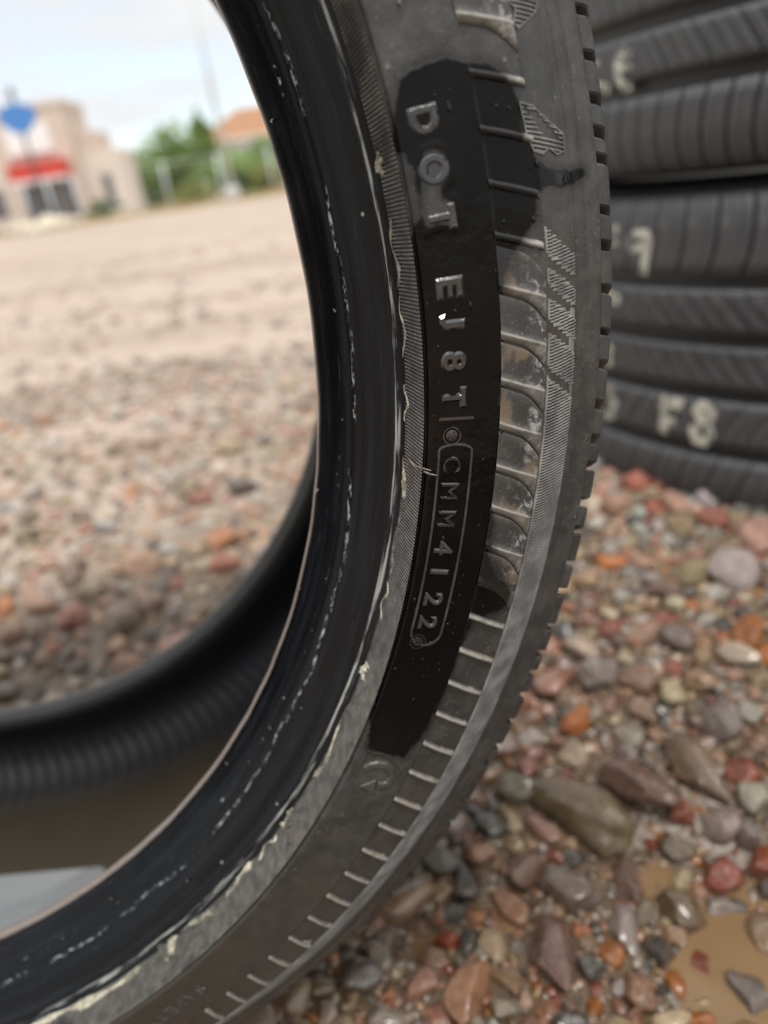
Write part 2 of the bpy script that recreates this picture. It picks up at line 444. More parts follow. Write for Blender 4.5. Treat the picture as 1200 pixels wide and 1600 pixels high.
for (x, y, L, S, a, cn_, pr, lab) in NAMED:
    gx0, gy0, gz0 = pix_ground(x, y + S * 0.18)
    dep = math.sqrt(gx0 ** 2 + gy0 ** 2 + (CAMH - gz0) ** 2) * 0.93
    (p, q) = dirpix(x, y, L, a); yaw = math.atan2(q[1] - p[1], q[0] - p[0])
    lw = math.hypot(q[0] - p[0], q[1] - p[1]); lpx = L * dep / 1150
    ax = 0.94 * (0.5 * lw + 0.5 * lpx) / 2; ay = 0.92 * S * dep / 1150 / 2; az = ay * 0.80
    if math.hypot(gx0 - STACK[0], gy0 - STACK[1]) < 0.325 + ay * 0.3: 
        k = (0.325 + ay * 0.3) / math.hypot(gx0 - STACK[0], gy0 - STACK[1]); gx0 = STACK[0] + (gx0 - STACK[0]) * k; gy0 = STACK[1] + (gy0 - STACK[1]) * k
    add_stone(gx0, gy0, ax, ay, az, yaw, jitter(PAL[cn_], 0.08), pr, wetness(gx0, gy0), 'stone', lab, None, 0.22)
    nn = max(1, int(round(ax / ay)))
    for k in range(nn + 1):
        f = (k / nn - 0.5) * 2 * max(0, ax - ay)
        placed.append((gx0 + math.cos(yaw) * f, gy0 + math.sin(yaw) * f, ay))

CELL = 0.05
grid = {}
def gput(x, y, r): grid.setdefault((int(x // CELL), int(y // CELL)), []).append((x, y, r))
for p in placed: gput(*p)
def free(x, y, r, tol):
    i, j = int(x // CELL), int(y // CELL)
    for a in (-1, 0, 1):
        for b_ in (-1, 0, 1):
            for (u, v, s) in grid.get((i + a, j + b_), ()):
                if (u - x) ** 2 + (v - y) ** 2 < (tol * (r + s)) ** 2: return False
    return True

def project(x, y, z):
    c = W.T @ np.array([x, y, z - CAMH]); return 600 + 1150 * c[0] / c[2], 800 + 1150 * c[1] / c[2], c[2]

rand_st = []
def project_arr(x, y, z):
    c = np.stack([x, y, z - CAMH], -1) @ W; return 600 + 1150 * c[:, 0] / c[:, 2], 800 + 1150 * c[:, 1] / c[:, 2], c[:, 2]
def blocked_arr(x, y, z, r):
    d = np.hypot(x - STACK[0], y - STACK[1]) < 0.30
    p = (np.stack([x, y, z + r * 0.5], -1) - CT) @ MT; rad = np.hypot(p[:, 0], p[:, 1])
    inz = (p[:, 2] > -0.215 - r) & (p[:, 2] < 0.030 + r)
    return d | (inz & (rad < 0.3065 + r * 0.8))
def candidates(n, region, rlo, rhi, pw=2.0):
    x, y = region(n); r = rlo + (rhi - rlo) * nr.rand(n) ** pw; z = gh(x, y); u, v, dz = project_arr(x, y, z)
    ok = (y > 0.02) & (dz > 0.05) & (u > -160) & (u < 1360) & (v > 0) & (v < 1760) & ~((u > 560) & (v < 640)) & ~blocked_arr(x, y, z, r)
    return [tuple(q) for q in np.stack([x, y, r, u, v, dz, z], -1)[ok].tolist()]
def scatter(n, region, rlo, rhi, tol, pw=2.0):
    for s in candidates(n, region, rlo, rhi, pw):
        if s[3] < 520 and float(vnoise(s[0], s[1], 0.16, 21)) + 0.9 * rnd.random() > 0.66 + 0.5 * max(0, 1 - s[1] / 0.8) - 0.22 * min(1, max(0, s[1] - 0.9)): continue
        if free(s[0], s[1], s[2], tol): gput(s[0], s[1], s[2]); rand_st.append(s)
def reg_near(n): return nr.uniform(-0.14, 0.48, n), nr.uniform(0.12, 0.75, n)
def reg_left(n):
    y = nr.uniform(0.40, 1.7, n); return nr.uniform(-0.70, 0.06, n) * (y + 0.15), y
def reg_far(n):
    y = 1.4 + 5.0 * nr.rand(n) ** 1.6; return nr.uniform(-0.66, -0.02, n) * y, y
scatter(5200, reg_near, 0.0065, 0.0150, 0.76)
scatter(12000, reg_near, 0.0036, 0.0070, 0.70)
scatter(16000, reg_near, 0.0020, 0.0038, 0.66)
scatter(1500, reg_left, 0.009, 0.020, 0.95)
scatter(7000, reg_left, 0.004, 0.0095, 0.94)
scatter(1500, reg_far, 0.008, 0.020, 1.0, 3.0)
def visible(x, y, u, v):
    """not behind the standing tyre as the lens sees it"""
    if not (0 <= u <= 1200 and 0 <= v <= 1600): return False
    d = np.array([x, y, float(gh(x, y)) + 0.004 - CAMH]); o_ = MT.T @ (np.array([0, 0, CAMH]) - CT); dd = MT.T @ d
    for zp in (0.03, 0.0, -0.05, -0.1, -0.17):
        k = (zp - o_[2]) / dd[2]
        if 0 < k < 1:
            p = o_ + dd * k; rr = math.hypot(p[0], p[1])
            if 0.226 < rr < 0.304: return False
    return True
vis = [s for s in rand_st if visible(s[0], s[1], s[3], s[4])]
vis.sort(key=lambda s: -s[2] / s[5])
single = vis[:300 - len(NAMED)]
sset = set(id(s) for s in single)
WHERE = {'right': 'small %s pebble in the wet gravel right of the tyre', 'left': '%s stone of the gravel seen through the tyre'}
for s in single:
    x, y, r, u, v, dz, zg = s
    k = rnd.choices(PK, PW)[0]; w = wetness(x, y); c = jitter(PAL[k])
    c = pale(c, x, y)
    side = 'right' if u > 500 else 'left'
    add_stone(x, y, r * rnd.uniform(1.0, 1.4), r * rnd.uniform(0.8, 1.05), r * rnd.uniform(0.6, 0.9), rnd.uniform(0, 6.28), c, rnd.randrange(16), w, 'pebble', WHERE[side] % k,
              '%s pebbles %s' % (k, 'right of the tyre' if side == 'right' else 'seen through the tyre'), 0.28)
# the rest of the gravel is one mass
V, Fc, Cc, Wt = [], [], [], []; off = 0
def mass_stone(x, y, r, shape, c, w, sink=0.3):
    global off
    v, f = shape
    a = rnd.uniform(0, 6.28); ca, sa = math.cos(a), math.sin(a); tl = rnd.uniform(-0.35, 0.35)
    s = v * np.array([r * rnd.uniform(1.0, 1.45), r * rnd.uniform(0.8, 1.05), r * rnd.uniform(0.55, 0.9)])
    s = np.stack([s[:, 0], s[:, 1] * math.cos(tl) - s[:, 2] * math.sin(tl), s[:, 1] * math.sin(tl) + s[:, 2] * math.cos(tl)], 1)
    s = np.stack([s[:, 0] * ca - s[:, 1] * sa + x, s[:, 0] * sa + s[:, 1] * ca + y, s[:, 2] + float(gh(x, y)) + r * (1 - 2 * sink) * 0.7], 1)
    V.append(s); Fc.append(f + off); off += len(s)
    Cc.append(np.repeat(np.array([c]), len(s), 0)); Wt.append(np.full(len(s), w))
for s in rand_st:
    if id(s) in sset: continue
    x, y, r, u, v, dz, zg = s
    k = rnd.choices(PK, PW)[0]; w = wetness(x, y); c = jitter(PAL[k])
    c = pale(c, x, y)
    px_size = r / dz * 1150
    mass_stone(x, y, r, (LOWM if px_size > 14 else LOW)[rnd.randrange(16)], c, w)
for s in candidates(14000, reg_near, 0.0010, 0.0028, 1.0):        # grit between the stones
    x, y, r, u, v, dz, zg = s
    if not (380 < u < 1260 and 640 < v < 1660): continue
    mass_stone(x, y, r, ICO[1] if r < 0.0018 else LOW[rnd.randrange(16)], jitter(PAL[rnd.choices(PK, PW)[0]]), wetness(x, y), 0.2)
me = mesh_from('gravel', np.concatenate(V), np.concatenate(Fc)); cattr(me, 'Col', np.concatenate(Cc)); fattr(me, 'wet', np.concatenate(Wt))
gv = link('gravel', me, ST_MASS, kind='stuff'); gv['label'] = 'loose mixed gravel covering the lot'; gv['category'] = 'gravel'

# ------------------------------------------------------------------ the standing tyre
MM = 0.001
DOWN_ANG = math.radians(-119.22)           # direction of gravity in the tyre's own plane
base_local = Vector((0.3062 * math.cos(DOWN_ANG), 0.3062 * math.sin(DOWN_ANG), -0.150))
TM = Matrix.Translation(Vector(CT)) @ Matrix([list(r) for r in MT]).to_4x4()
tyre = empty('tyre', TM @ Matrix.Translation(base_local))
tag(tyre, 'worn black tyre standing upright on the gravel with a wet dark patch on its sidewall', 'tyre')
TL = Matrix.Translation(-base_local)

def crom(pts, n):
    """smooth resample of a profile, mm"""
    p = np.asarray(pts, float); d = np.r_[0, np.cumsum(np.hypot(*np.diff(p, axis=0).T))]
    ext = np.vstack([2 * p[0] - p[1], p, 2 * p[-1] - p[-2]])
    s = np.linspace(0, d[-1], n); out = np.zeros((n, 2))
    for i, q in enumerate(s):
        k = min(max(np.searchsorted(d, q, side='right') - 1, 0), len(p) - 2)
        u = (q - d[k]) / (d[k + 1] - d[k])
        a, b_, c, e = ext[k], ext[k + 1], ext[k + 2], ext[k + 3]
        out[i] = 0.5 * (2 * b_ + (c - a) * u + (2 * a - 5 * b_ + 4 * c - e) * u * u + (3 * b_ - a - 3 * c + e) * u ** 3)
    return out, s

def revolve(name, prof, arc, ths, mat, parent, fn=None, flip=False, attrs=None, closed=False, kind=None, z_uv=0.0):
    """surface of revolution; fn(TH, R, Z, ARC) may return an outward displacement in mm (along the profile normal)"""
    P = np.asarray(prof, float); th = np.asarray(ths, float)
    tn = np.gradient(P, axis=0); tn /= np.linalg.norm(tn, axis=1)[:, None]
    nrm = np.stack([-tn[:, 1], tn[:, 0]], 1)                 # left normal of the profile direction
    if not flip: nrm = -nrm
    TH, Rr = np.meshgrid(th, P[:, 0], indexing='ij'); _, Zz = np.meshgrid(th, P[:, 1], indexing='ij'); _, A = np.meshgrid(th, arc, indexing='ij')
    D = fn(TH, Rr, Zz, A) if fn is not None else np.zeros_like(TH)
    R2 = Rr + D * nrm[None, :, 0]; Z2 = Zz + D * nrm[None, :, 1]
    v = np.stack([R2 * np.cos(TH), R2 * np.sin(TH), Z2], -1).reshape(-1, 3) * MM
    n, m = len(th), len(P)
    i = np.arange(n * m).reshape(n, m)
    if closed: i = np.vstack([i, i[:1]])
    q = np.stack([i[:-1, :-1], i[1:, :-1], i[1:, 1:], i[:-1, 1:]], -1).reshape(-1, 4)
    if not flip: q = q[:, ::-1]
    me = mesh_from(name, v, q)
    fattr(me, 'u', (-TH * 257.0).ravel()); fattr(me, 'v', A.ravel()); fattr(me, 'rad', Rr.ravel())
    if attrs:
        for k, fnc in attrs.items(): fattr(me, k, fnc(TH, Rr).ravel())
    return link(name, me, mat, parent, TL.copy(), kind)

def sd_poly(TH, Rr, poly):
    """signed distance in mm (inside positive) to a polygon given as (theta deg, r mm)"""
    P = np.array([(math.radians(a) * 257.0, r) for a, r in poly]); x = np.asarray(TH) * 257.0; y = np.asarray(Rr) * 1.0
    best = np.full(x.shape, 1e9); inside = np.zeros(x.shape, bool)
    n = len(P)
    for i in range(n):
        a, c = P[i], P[(i + 1) % n]; e = c - a
        tt = np.clip(((x - a[0]) * e[0] + (y - a[1]) * e[1]) / (e @ e + 1e-12), 0, 1)
        best = np.minimum(best, (x - a[0] - tt * e[0]) ** 2 + (y - a[1] - tt * e[1]) ** 2)
        cond = ((a[1] > y) != (c[1] > y)) & (x < (c[0] - a[0]) * (y - a[1]) / (c[1] - a[1] + 1e-12) + a[0])
        inside ^= cond
    return np.where(inside, 1, -1) * np.sqrt(best)

WET = [(-20.91, 254.5), (-20.56, 258.7), (-20.56, 263.5), (-21.0, 267.6), (-21.21, 273.0), (-21.77, 276.2), (-22.81, 278.1), (-24.41, 278.3), (-25.27, 280.1), (-25.87, 283.1), (-26.2, 288.9), (-26.15, 294.5), (-26.45, 295.0), (-26.69, 291.1), (-26.55, 282.0), (-26.94, 280.2), (-27.96, 279.3), (-28.5, 276.3), (-29.16, 272.9), (-29.73, 270.9), (-30.54, 269.4), (-32.69, 269.2), (-35.33, 268.9), (-38.43, 269.3), (-40.61, 269.0), (-43.01, 269.7), (-44.71, 270.2), (-45.91, 272.8), (-47.24, 279.9), (-48.49, 278.9), (-48.92, 270.1), (-50.76, 269.2), (-53.51, 269.0), (-56.2, 268.3), (-57.75, 266.7), (-59.15, 265.1), (-59.11, 259.8), (-58.99, 253.5), (-54.69, 249.0), (-51.53, 248.9), (-46.96, 248.9), (-42.77, 248.9), (-40.44, 248.9), (-35.03, 248.9), (-29.14, 248.9), (-27.89, 249.8), (-26.51, 252.8), (-24.79, 253.2), (-23.73, 251.8), (-23.56, 249.5), (-22.19, 251.7)]
DRY = [(-23.75, 255.0), (-23.7, 258.6), (-24.0, 260.9), (-24.7, 262.0), (-25.5, 261.4), (-25.95, 259.6), (-26.15, 261.8), (-27.3, 261.9), (-27.75, 260.4), (-27.6, 256.0), (-27.8, 252.6), (-26.4, 251.6), (-25.4, 252.3), (-24.6, 252.4)]
def wet_sd(TH, Rr): 
    return np.minimum(sd_poly(TH, Rr, WET), 1.7 - sd_poly(TH, Rr, DRY))

# --- rubber materials
def tyre_uv(g, t, su=1.0, sv=1.0, off=0.0):
    cb = t.nodes.new('ShaderNodeCombineXYZ')
    g.put(cb, 0, g.math('MULTIPLY', g.attr('u'), 0.01 * su)); g.put(cb, 1, g.math('MULTIPLY', g.attr('v'), 0.01 * sv)); cb.inputs[2].default_value = off
    return cb.outputs[0]

def sidewall_material(name, wet_src, dark=1.0, wspec=0.14, wrough=0.05, scuff=False):
    m, t, b = material(name); g = NT(t); co = g.coord('Object')
    n1 = g.noise(co, 28, 5, 0.6); n2 = g.noise(co, 130, 5, 0.65, 0.4); n3 = g.noise(co, 900, 3, 0.6); n4 = g.noise(co, 420, 4, 0.7)
    if wet_src == 'sd':
        sdv = g.math('ADD', g.attr('wet'), g.math('MULTIPLY', g.math('ADD', g.math('MULTIPLY', g.math('SUBTRACT', g.noise(co, 110, 3, 0.6), 0.5), 2.6), g.math('MULTIPLY', g.math('SUBTRACT', g.noise(co, 420, 5, 0.75), 0.5), 2.2)), 1.0))
        wet = g.ramp(sdv, -0.45, 0.40); damp = g.ramp(g.math('ADD', sdv, g.math('MULTIPLY', g.noise(co, 60, 3), 2.5)), -1.2, 1.4)
    else:
        oi = t.nodes.new('ShaderNodeObjectInfo'); sr = t.nodes.new('ShaderNodeSeparateColor'); t.links.new(oi.outputs['Color'], sr.inputs[0])
        damp = 0.0
        wet = g.ramp(g.math('ADD', sr.outputs[0], g.math('MULTIPLY', g.math('SUBTRACT', g.noise(co, 300, 3), 0.5), 0.6)), 0.35, 0.65)
    drk = (0.022 * dark, 0.0216 * dark, 0.021 * dark); dust = (0.050 * dark, 0.048 * dark, 0.045 * dark)
    dirt = (0.075, 0.059, 0.041)
    c = g.mix(g.ramp(n2, 0.34, 0.72), drk, dust)
    c = g.mix(g.ramp(n1, 0.52, 0.75, 0, 0.40), c, dirt)
    c = g.mix(g.ramp(n4, 0.62, 0.76, 0, 0.6), c, (0.20, 0.19, 0.17))
    spm = g.math('MULTIPLY', g.ramp(g.noise(co, 1500, 3, 0.7, 0.8), 0.62, 0.70), g.ramp(g.noise(co, 60, 4, 0.6), 0.48, 0.62))
    c = g.mix(g.math('MULTIPLY', spm, 0.75), c, (0.25, 0.238, 0.215))
    if wet_src == 'sd':      # darker brown towards the bottom of the tyre
        c = g.mix(g.math('MULTIPLY', g.ramp(g.attr('u'), 250, 400), g.ramp(n2, 0.30, 0.60, 0.35, 0.85)), c, (0.036, 0.027, 0.018))
    if scuff:
        xyz = t.nodes.new('ShaderNodeSeparateXYZ'); t.links.new(co, xyz.inputs[0])
        rl = g.math('POWER', g.math('ADD', g.math('POWER', xyz.outputs[0], 2.0), g.math('POWER', xyz.outputs[1], 2.0)), 0.5)
        oi2 = t.nodes.new('ShaderNodeObjectInfo'); va = t.nodes.new('ShaderNodeVectorMath'); va.operation = 'ADD'; cbx = t.nodes.new('ShaderNodeCombineXYZ')
        t.links.new(oi2.outputs['Random'], cbx.inputs[0]); t.links.new(oi2.outputs['Random'], cbx.inputs[2]); t.links.new(co, va.inputs[0]); t.links.new(cbx.outputs[0], va.inputs[1])
        sc = g.noise(va.outputs[0], 330, 5, 0.7, 0.6)
        c = g.mix(g.math('MULTIPLY', g.ramp(rl, 0.2735, 0.2795), g.ramp(sc, 0.50, 0.64, 0, 0.85)), c, (0.30, 0.30, 0.30))
        c = g.mix(g.math('MULTIPLY', g.ramp(g.noise(va.outputs[0], 90, 3), 0.52, 0.62), 0.55), c, (0.16, 0.115, 0.068))
        edge_ = g.attr('edge')
        c = g.mix(g.math('MULTIPLY', edge_, g.ramp(sc, 0.30, 0.50, 0.45, 1.0)), c, (0.30, 0.285, 0.255))
    wcol = g.mix(g.ramp(n1, 0.45, 0.7), (0.0022, 0.0020, 0.0019), (0.0062, 0.0046, 0.0034))
    c = g.mix(g.math('MULTIPLY', damp, 0.8), c, g.mix(1.0, c, (0.25, 0.24, 0.23), 'MULTIPLY'))
    g.put(b, 'Base Color', g.mix(wet, c, wcol))
    dr = g.math('ADD', 0.27, g.math('MULTIPLY', n2, 0.24))
    g.put(b, 'Roughness', g.mix(wet, dr, g.math('ADD', wrough, g.math('MULTIPLY', g.ramp(g.noise(co, 75, 4, 0.6), 0.40, 0.70), 0.22))))
    g.put(b, 'Specular IOR Level', g.math('ADD', 0.40, g.math('MULTIPLY', wet, wspec - 0.40)))
    h = g.math('ADD', g.math('MULTIPLY', n3, 0.6), g.math('MULTIPLY', n4, 0.8))
    bs = g.math('SUBTRACT', 1.0, g.math('MULTIPLY', wet, 0.75))
    g.put(b, 'Normal', g.bump(g.math('ADD', g.math('MULTIPLY', h, bs), g.math('MULTIPLY', wet, g.math('ADD', g.math('MULTIPLY', g.noise(co, 150, 3, 0.5), 2.4), g.math('MULTIPLY', g.noise(co, 700, 2, 0.5), 0.25)))), 0.40, 0.0004))
    return m
SIDE = sidewall_material('sidewall_rubber', 'sd'); FINM = sidewall_material('fin_rubber', 'obj', 1.0, 0.20, 0.06, True)
EDGEM = sidewall_material('part_wet_rib_rubber', 'sd', 1.1, 0.5, 0.08, True)
LETM = sidewall_material('letter_rubber', 'sd', 1.0, 0.95, 0.06)

m, t, b = material('bead_rubber'); BEAD = m; g = NT(t); co = g.coord('Object')
uvl = tyre_uv(g, t, 0.35, 9.0); st = g.noise(uvl, 3.2, 5, 0.62); st2 = g.noise(tyre_uv(g, t, 1.2, 20.0, 3.0), 4.0, 4, 0.6)
n1 = g.noise(co, 60, 5, 0.6); n4 = g.noise(co, 700, 4, 0.7); n5 = g.noise(co, 330, 4, 0.75)
band = g.attr('v'); n6 = g.noise(tyre_uv(g, t, 1.0, 3.0, 9.0), 26.0, 5, 0.75)
wob = g.math('ADD', band, g.math('MULTIPLY', g.math('SUBTRACT', g.noise(tyre_uv(g, t, 1.0, 0.0), 3.0, 3), 0.5), 7.0))
lineA = g.math('MULTIPLY', g.ramp(wob, 32.4, 33.0), g.ramp(wob, 33.2, 33.9, 1, 0))
lineB = g.math('MULTIPLY', g.ramp(wob, 28.0, 28.5), g.ramp(wob, 28.6, 29.1, 1, 0))
lineC = g.math('MULTIPLY', g.ramp(band, 46.2, 46.8), g.ramp(band, 47.8, 48.6, 1, 0))
fl = g.math('ADD', g.math('MULTIPLY', lineA, g.ramp(n6, 0.50, 0.58)), g.math('MULTIPLY', lineB, g.ramp(n5, 0.60, 0.68)), clamp=True)
fl = g.math('MULTIPLY', fl, g.ramp(n1, 0.40, 0.52))
dotv = g.ramp(g.voro(co, 190), 0.05, 0.13, 1, 0); dots = g.math('MULTIPLY', dotv, g.ramp(g.noise(co, 95, 2), 0.60, 0.66))
c = g.mix(g.ramp(st, 0.42, 0.68), (0.0022, 0.0025, 0.0032), (0.0075, 0.0088, 0.0118))
c = g.mix(g.ramp(st2, 0.62, 0.78, 0, 0.55), c, (0.060, 0.070, 0.082))
c = g.mix(g.math('MULTIPLY', lineC, g.ramp(st2, 0.48, 0.62, 0, 0.8)), c, (0.36, 0.365, 0.34))
c = g.mix(g.ramp(n5, 0.66, 0.78, 0, 0.30), c, (0.085, 0.085, 0.085))
c = g.mix(g.math('MULTIPLY', fl, 0.9), c, (0.36, 0.38, 0.40))
c = g.mix(g.math('MULTIPLY', dots, 0.7), c, (0.35, 0.33, 0.28))
toe = g.ramp(g.math('ADD', band, g.math('MULTIPLY', g.math('SUBTRACT', n5, 0.5), 1.2)), 17.6, 18.9, 1, 0)  # pale toe band: grazing reflection of the bright ground put into the colour
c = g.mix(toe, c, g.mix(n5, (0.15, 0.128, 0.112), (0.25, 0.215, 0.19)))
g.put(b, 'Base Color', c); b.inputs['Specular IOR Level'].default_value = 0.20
g.put(b, 'Roughness', g.math('ADD', 0.09, g.math('ADD', g.math('MULTIPLY', st, 0.24), g.math('MULTIPLY', n4, 0.08))))
g.put(b, 'Normal', g.bump(g.math('ADD', g.math('MULTIPLY', st, 0.35), g.math('ADD', g.math('MULTIPLY', n4, 0.30), g.math('MULTIPLY', fl, 0.9))), 0.30, 0.0005))

m, t, b = material('rib_band_rubber'); RIBM = m; g = NT(t); co = g.coord('Object')
n1 = g.noise(co, 45, 4, 0.6); n5 = g.noise(co, 300, 4, 0.7); mk = g.noise(tyre_uv(g, t, 0.9, 0.4, 5.0), 2.6, 4, 0.65)
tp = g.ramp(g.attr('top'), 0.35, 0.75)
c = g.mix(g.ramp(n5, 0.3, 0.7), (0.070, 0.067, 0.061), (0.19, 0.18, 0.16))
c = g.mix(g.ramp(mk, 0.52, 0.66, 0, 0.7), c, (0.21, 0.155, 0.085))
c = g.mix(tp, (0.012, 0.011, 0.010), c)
c = g.mix(g.ramp(n1, 0.58, 0.66, 0, 0.9), c, (0.012, 0.012, 0.012))
g.put(b, 'Base Color', c); b.inputs['Roughness'].default_value = 0.42

m, t, b = material('hatched_rubber'); HATM = m; g = NT(t); co = g.coord('Object')
n2 = g.noise(co, 120, 5, 0.65); n5 = g.noise(co, 400, 4, 0.7)
c = g.mix(g.ramp(n2, 0.35, 0.7), (0.11, 0.108, 0.104), (0.26, 0.254, 0.244)); c = g.mix(g.ramp(n5, 0.60, 0.75, 0, 0.6), c, (0.32, 0.315, 0.30))
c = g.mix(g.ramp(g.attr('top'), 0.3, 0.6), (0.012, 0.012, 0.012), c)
g.put(b, 'Base Color', c); b.inputs['Roughness'].default_value = 0.45

m, t, b = material('inner_liner_rubber'); LINER = m; g = NT(t); co = g.coord('Object')
n1 = g.noise(co, 18, 4, 0.6); n5 = g.noise(co, 260, 4, 0.7)
c = g.mix(n5, (0.011, 0.0112, 0.013), (0.022, 0.0225, 0.026)); c = g.mix(g.ramp(g.attr('rad'), 287, 293, 0, 0.8), c, g.mix(n1, (0.026, 0.020, 0.012), (0.050, 0.037, 0.022)))
g.put(b, 'Base Color', c); b.inputs['Specular IOR Level'].default_value = 0.28; g.put(b, 'Roughness', g.math('ADD', 0.46, g.math('MULTIPLY', n1, 0.2)))

m, t, b = material('tread_rubber'); TREADM = m; g = NT(t); co = g.coord('Object')
n1 = g.noise(co, 90, 5, 0.65); n5 = g.noise(co, 480, 4, 0.75)
c = g.mix(g.ramp(n1, 0.35, 0.7), (0.018, 0.018, 0.0185), (0.050, 0.048, 0.045)); c = g.mix(g.ramp(n5, 0.62, 0.74, 0, 0.7), c, (0.16, 0.155, 0.145))
g.put(b, 'Base Color', c); g.put(b, 'Roughness', g.math('ADD', 0.36, g.math('MULTIPLY', n1, 0.3)))
g.put(b, 'Normal', g.bump(n5, 0.35, 0.0005))
TREADF = simple('tread_groove_rubber', (0.016, 0.016, 0.016), 0.75)

m, t, b = material('torn_rubber_edge'); TORN = m; g = NT(t); co = g.coord('Object')
n1 = g.noise(co, 260, 5, 0.7); n2 = g.noise(co, 70, 3)
c = g.mix(g.ramp(n1, 0.35, 0.65), (0.16, 0.145, 0.105), (0.50, 0.475, 0.37)); c = g.mix(g.ramp(n2, 0.50, 0.62, 0, 0.9), c, (0.035, 0.034, 0.03))
g.put(b, 'Base Color', c); b.inputs['Roughness'].default_value = 0.5; g.put(b, 'Normal', g.bump(n1, 0.5, 0.0006))

# --- angular sampling: fine where the lens is close, coarse elsewhere
def thetas(step, lo=-118.0, hi=8.0):
    a = np.arange(hi, lo, -step); rest = np.arange(lo, hi - 360.0, -1.5)
    return np.radians(np.concatenate([a, rest]))
RAD = math.radians

# bead: toe and the flared seat
pb = [(236, -3.0), (231, -6.6), (227.0, -6.2), (224.7, -4.4), (223.9, -2.0), (224.3, 0.4), (226.4, 3.4), (231.6, 9.7), (238, 15.6), (242.5, 18.9), (244.0, 20.2), (244.7, 20.4), (245.4, 21.1), (246.8, 22.4)]
P_, A_ = crom(pb, 92)
def bead_fn(TH, Rr, Zz, A):
    d = 0.10 * np.sin(TH * 61 + 1.3 * np.sin(TH * 17)) * np.exp(-((Rr - 225) / 3) ** 2)
    d += 0.03 * np.sin(A * 1.9 + 0.6 * np.sin(TH * 9)) * sstep(Rr, 228, 232)
    for a0, w, amp in ((-24.2, 0.5, -0.5), (-35.4, 0.35, -0.22), (-39.8, 0.25, 0.35), (-55.0, 0.5, -0.5), (-68.8, 0.6, -0.8), (-84.2, 0.9, -0.8)):
        d += amp * np.exp(-((np.degrees(TH) - a0) / w) ** 2) * sstep(Rr, 243, 246)
    return d
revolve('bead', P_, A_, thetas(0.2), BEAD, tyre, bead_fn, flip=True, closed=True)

# ribbed band outside the heel
ps = [(246.8, 22.4), (247.3, 23.2), (248.2, 26.4), (249.2, 31.2), (249.9, 34.2), (250.25, 34.5), (250.6, 33.7), (250.9, 33.8), (251.3, 34.9)]
pitch = 360.0 / 1760
ths = np.radians(np.arange(0, -360, -pitch / 4))
prs = np.array([(246.8, 22.4), (247.15, 23.3), (247.9, 26.0), (248.6, 29.0), (249.3, 32.0), (249.85, 34.1), (250.1, 34.75)])
def rib_fn(TH, Rr, Zz, A):
    tri = np.abs(((np.degrees(-TH) / pitch + 0.0 * A) % 1.0) - 0.5) * 2
    wear = 0.5 + 0.5 * np.sin(TH * 23 + 2 * np.sin(TH * 7))
    k = np.where((Rr > 247.0) & (Rr < 250.0), 1.0, 0.0)
    return k * (sstep(tri, 0.15, 0.75) - 0.75) * 0.60 * (0.75 + 0.25 * wear)
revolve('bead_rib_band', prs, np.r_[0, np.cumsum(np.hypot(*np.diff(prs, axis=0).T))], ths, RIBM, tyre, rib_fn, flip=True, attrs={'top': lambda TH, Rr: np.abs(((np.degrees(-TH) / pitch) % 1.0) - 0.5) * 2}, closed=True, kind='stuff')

# sidewall face
pw = [(250.1, 34.75), (250.45, 34.0), (250.8, 34.0), (251.3, 34.9), (252.5, 35.05), (257, 34.4), (264, 33.6), (268.4, 33.0), (269.0, 32.55), (269.6, 32.3), (275, 30.5), (280.6, 28.0), (281.0, 28.0), (286, 24.0), (290.2, 19.6), (290.7, 19.4), (293.4, 17.9), (293.8, 18.1), (297.6, 15.6), (298.4, 14.9), (298.6, 9.0)]
P_, A_ = crom(pw, 120)
SWR, SWZ = P_[:112, 0], P_[:112, 1]
def swz(r): return np.interp(r, SWR, SWZ)
def side_fn(TH, Rr, Zz, A):
    d = 0.10 * np.sin(TH * 31 + Rr * 0.2) * np.sin(Rr * 0.35 + TH * 5)
    pad = np.maximum(0, np.minimum(1, sd_poly(TH, Rr, DRY) / 0.6 + 0.5)) * 0.35      # cast plate under the first letters
    return d * 0.5 + pad
revolve('sidewall', P_, A_, thetas(0.16), SIDE, tyre, side_fn, flip=True, attrs={'wet': wet_sd}, closed=True)

# rear sidewall and rear bead (mirror of the front)
pr_ = [(224.3, -173.4), (223.9, -170.5), (224.7, -168.1), (227.0, -166.3), (231, -165.9), (236, -169.5)]
pq = [(224.3, -173.4), (231.6, -182.2), (238, -188.1), (246.8, -194.9), (250.1, -207.2), (257, -206.9), (269, -205), (281, -200.5), (290.4, -192), (296.8, -187.5), (297.2, -182.5)]
P_, A_ = crom(pr_, 22); revolve('rear_bead', P_, A_, thetas(0.6), simple('rear_toe_rubber', (0.045, 0.044, 0.043), 0.30, 0.3, 60), tyre, closed=True)
P_, A_ = crom(pq, 50); revolve('rear_sidewall', P_, A_, thetas(0.9), TREADF, tyre, closed=True)
# tread base under the blocks
pt = [(298.6, 9.0), (299.0, 4.0), (299.6, -20), (300.2, -86), (299.6, -152), (299.0, -176.5), (297.2, -182.5)]
P_, A_ = crom(pt, 30); revolve('tread_base', P_, A_, thetas(0.9), TREADF, tyre, closed=True, flip=True)

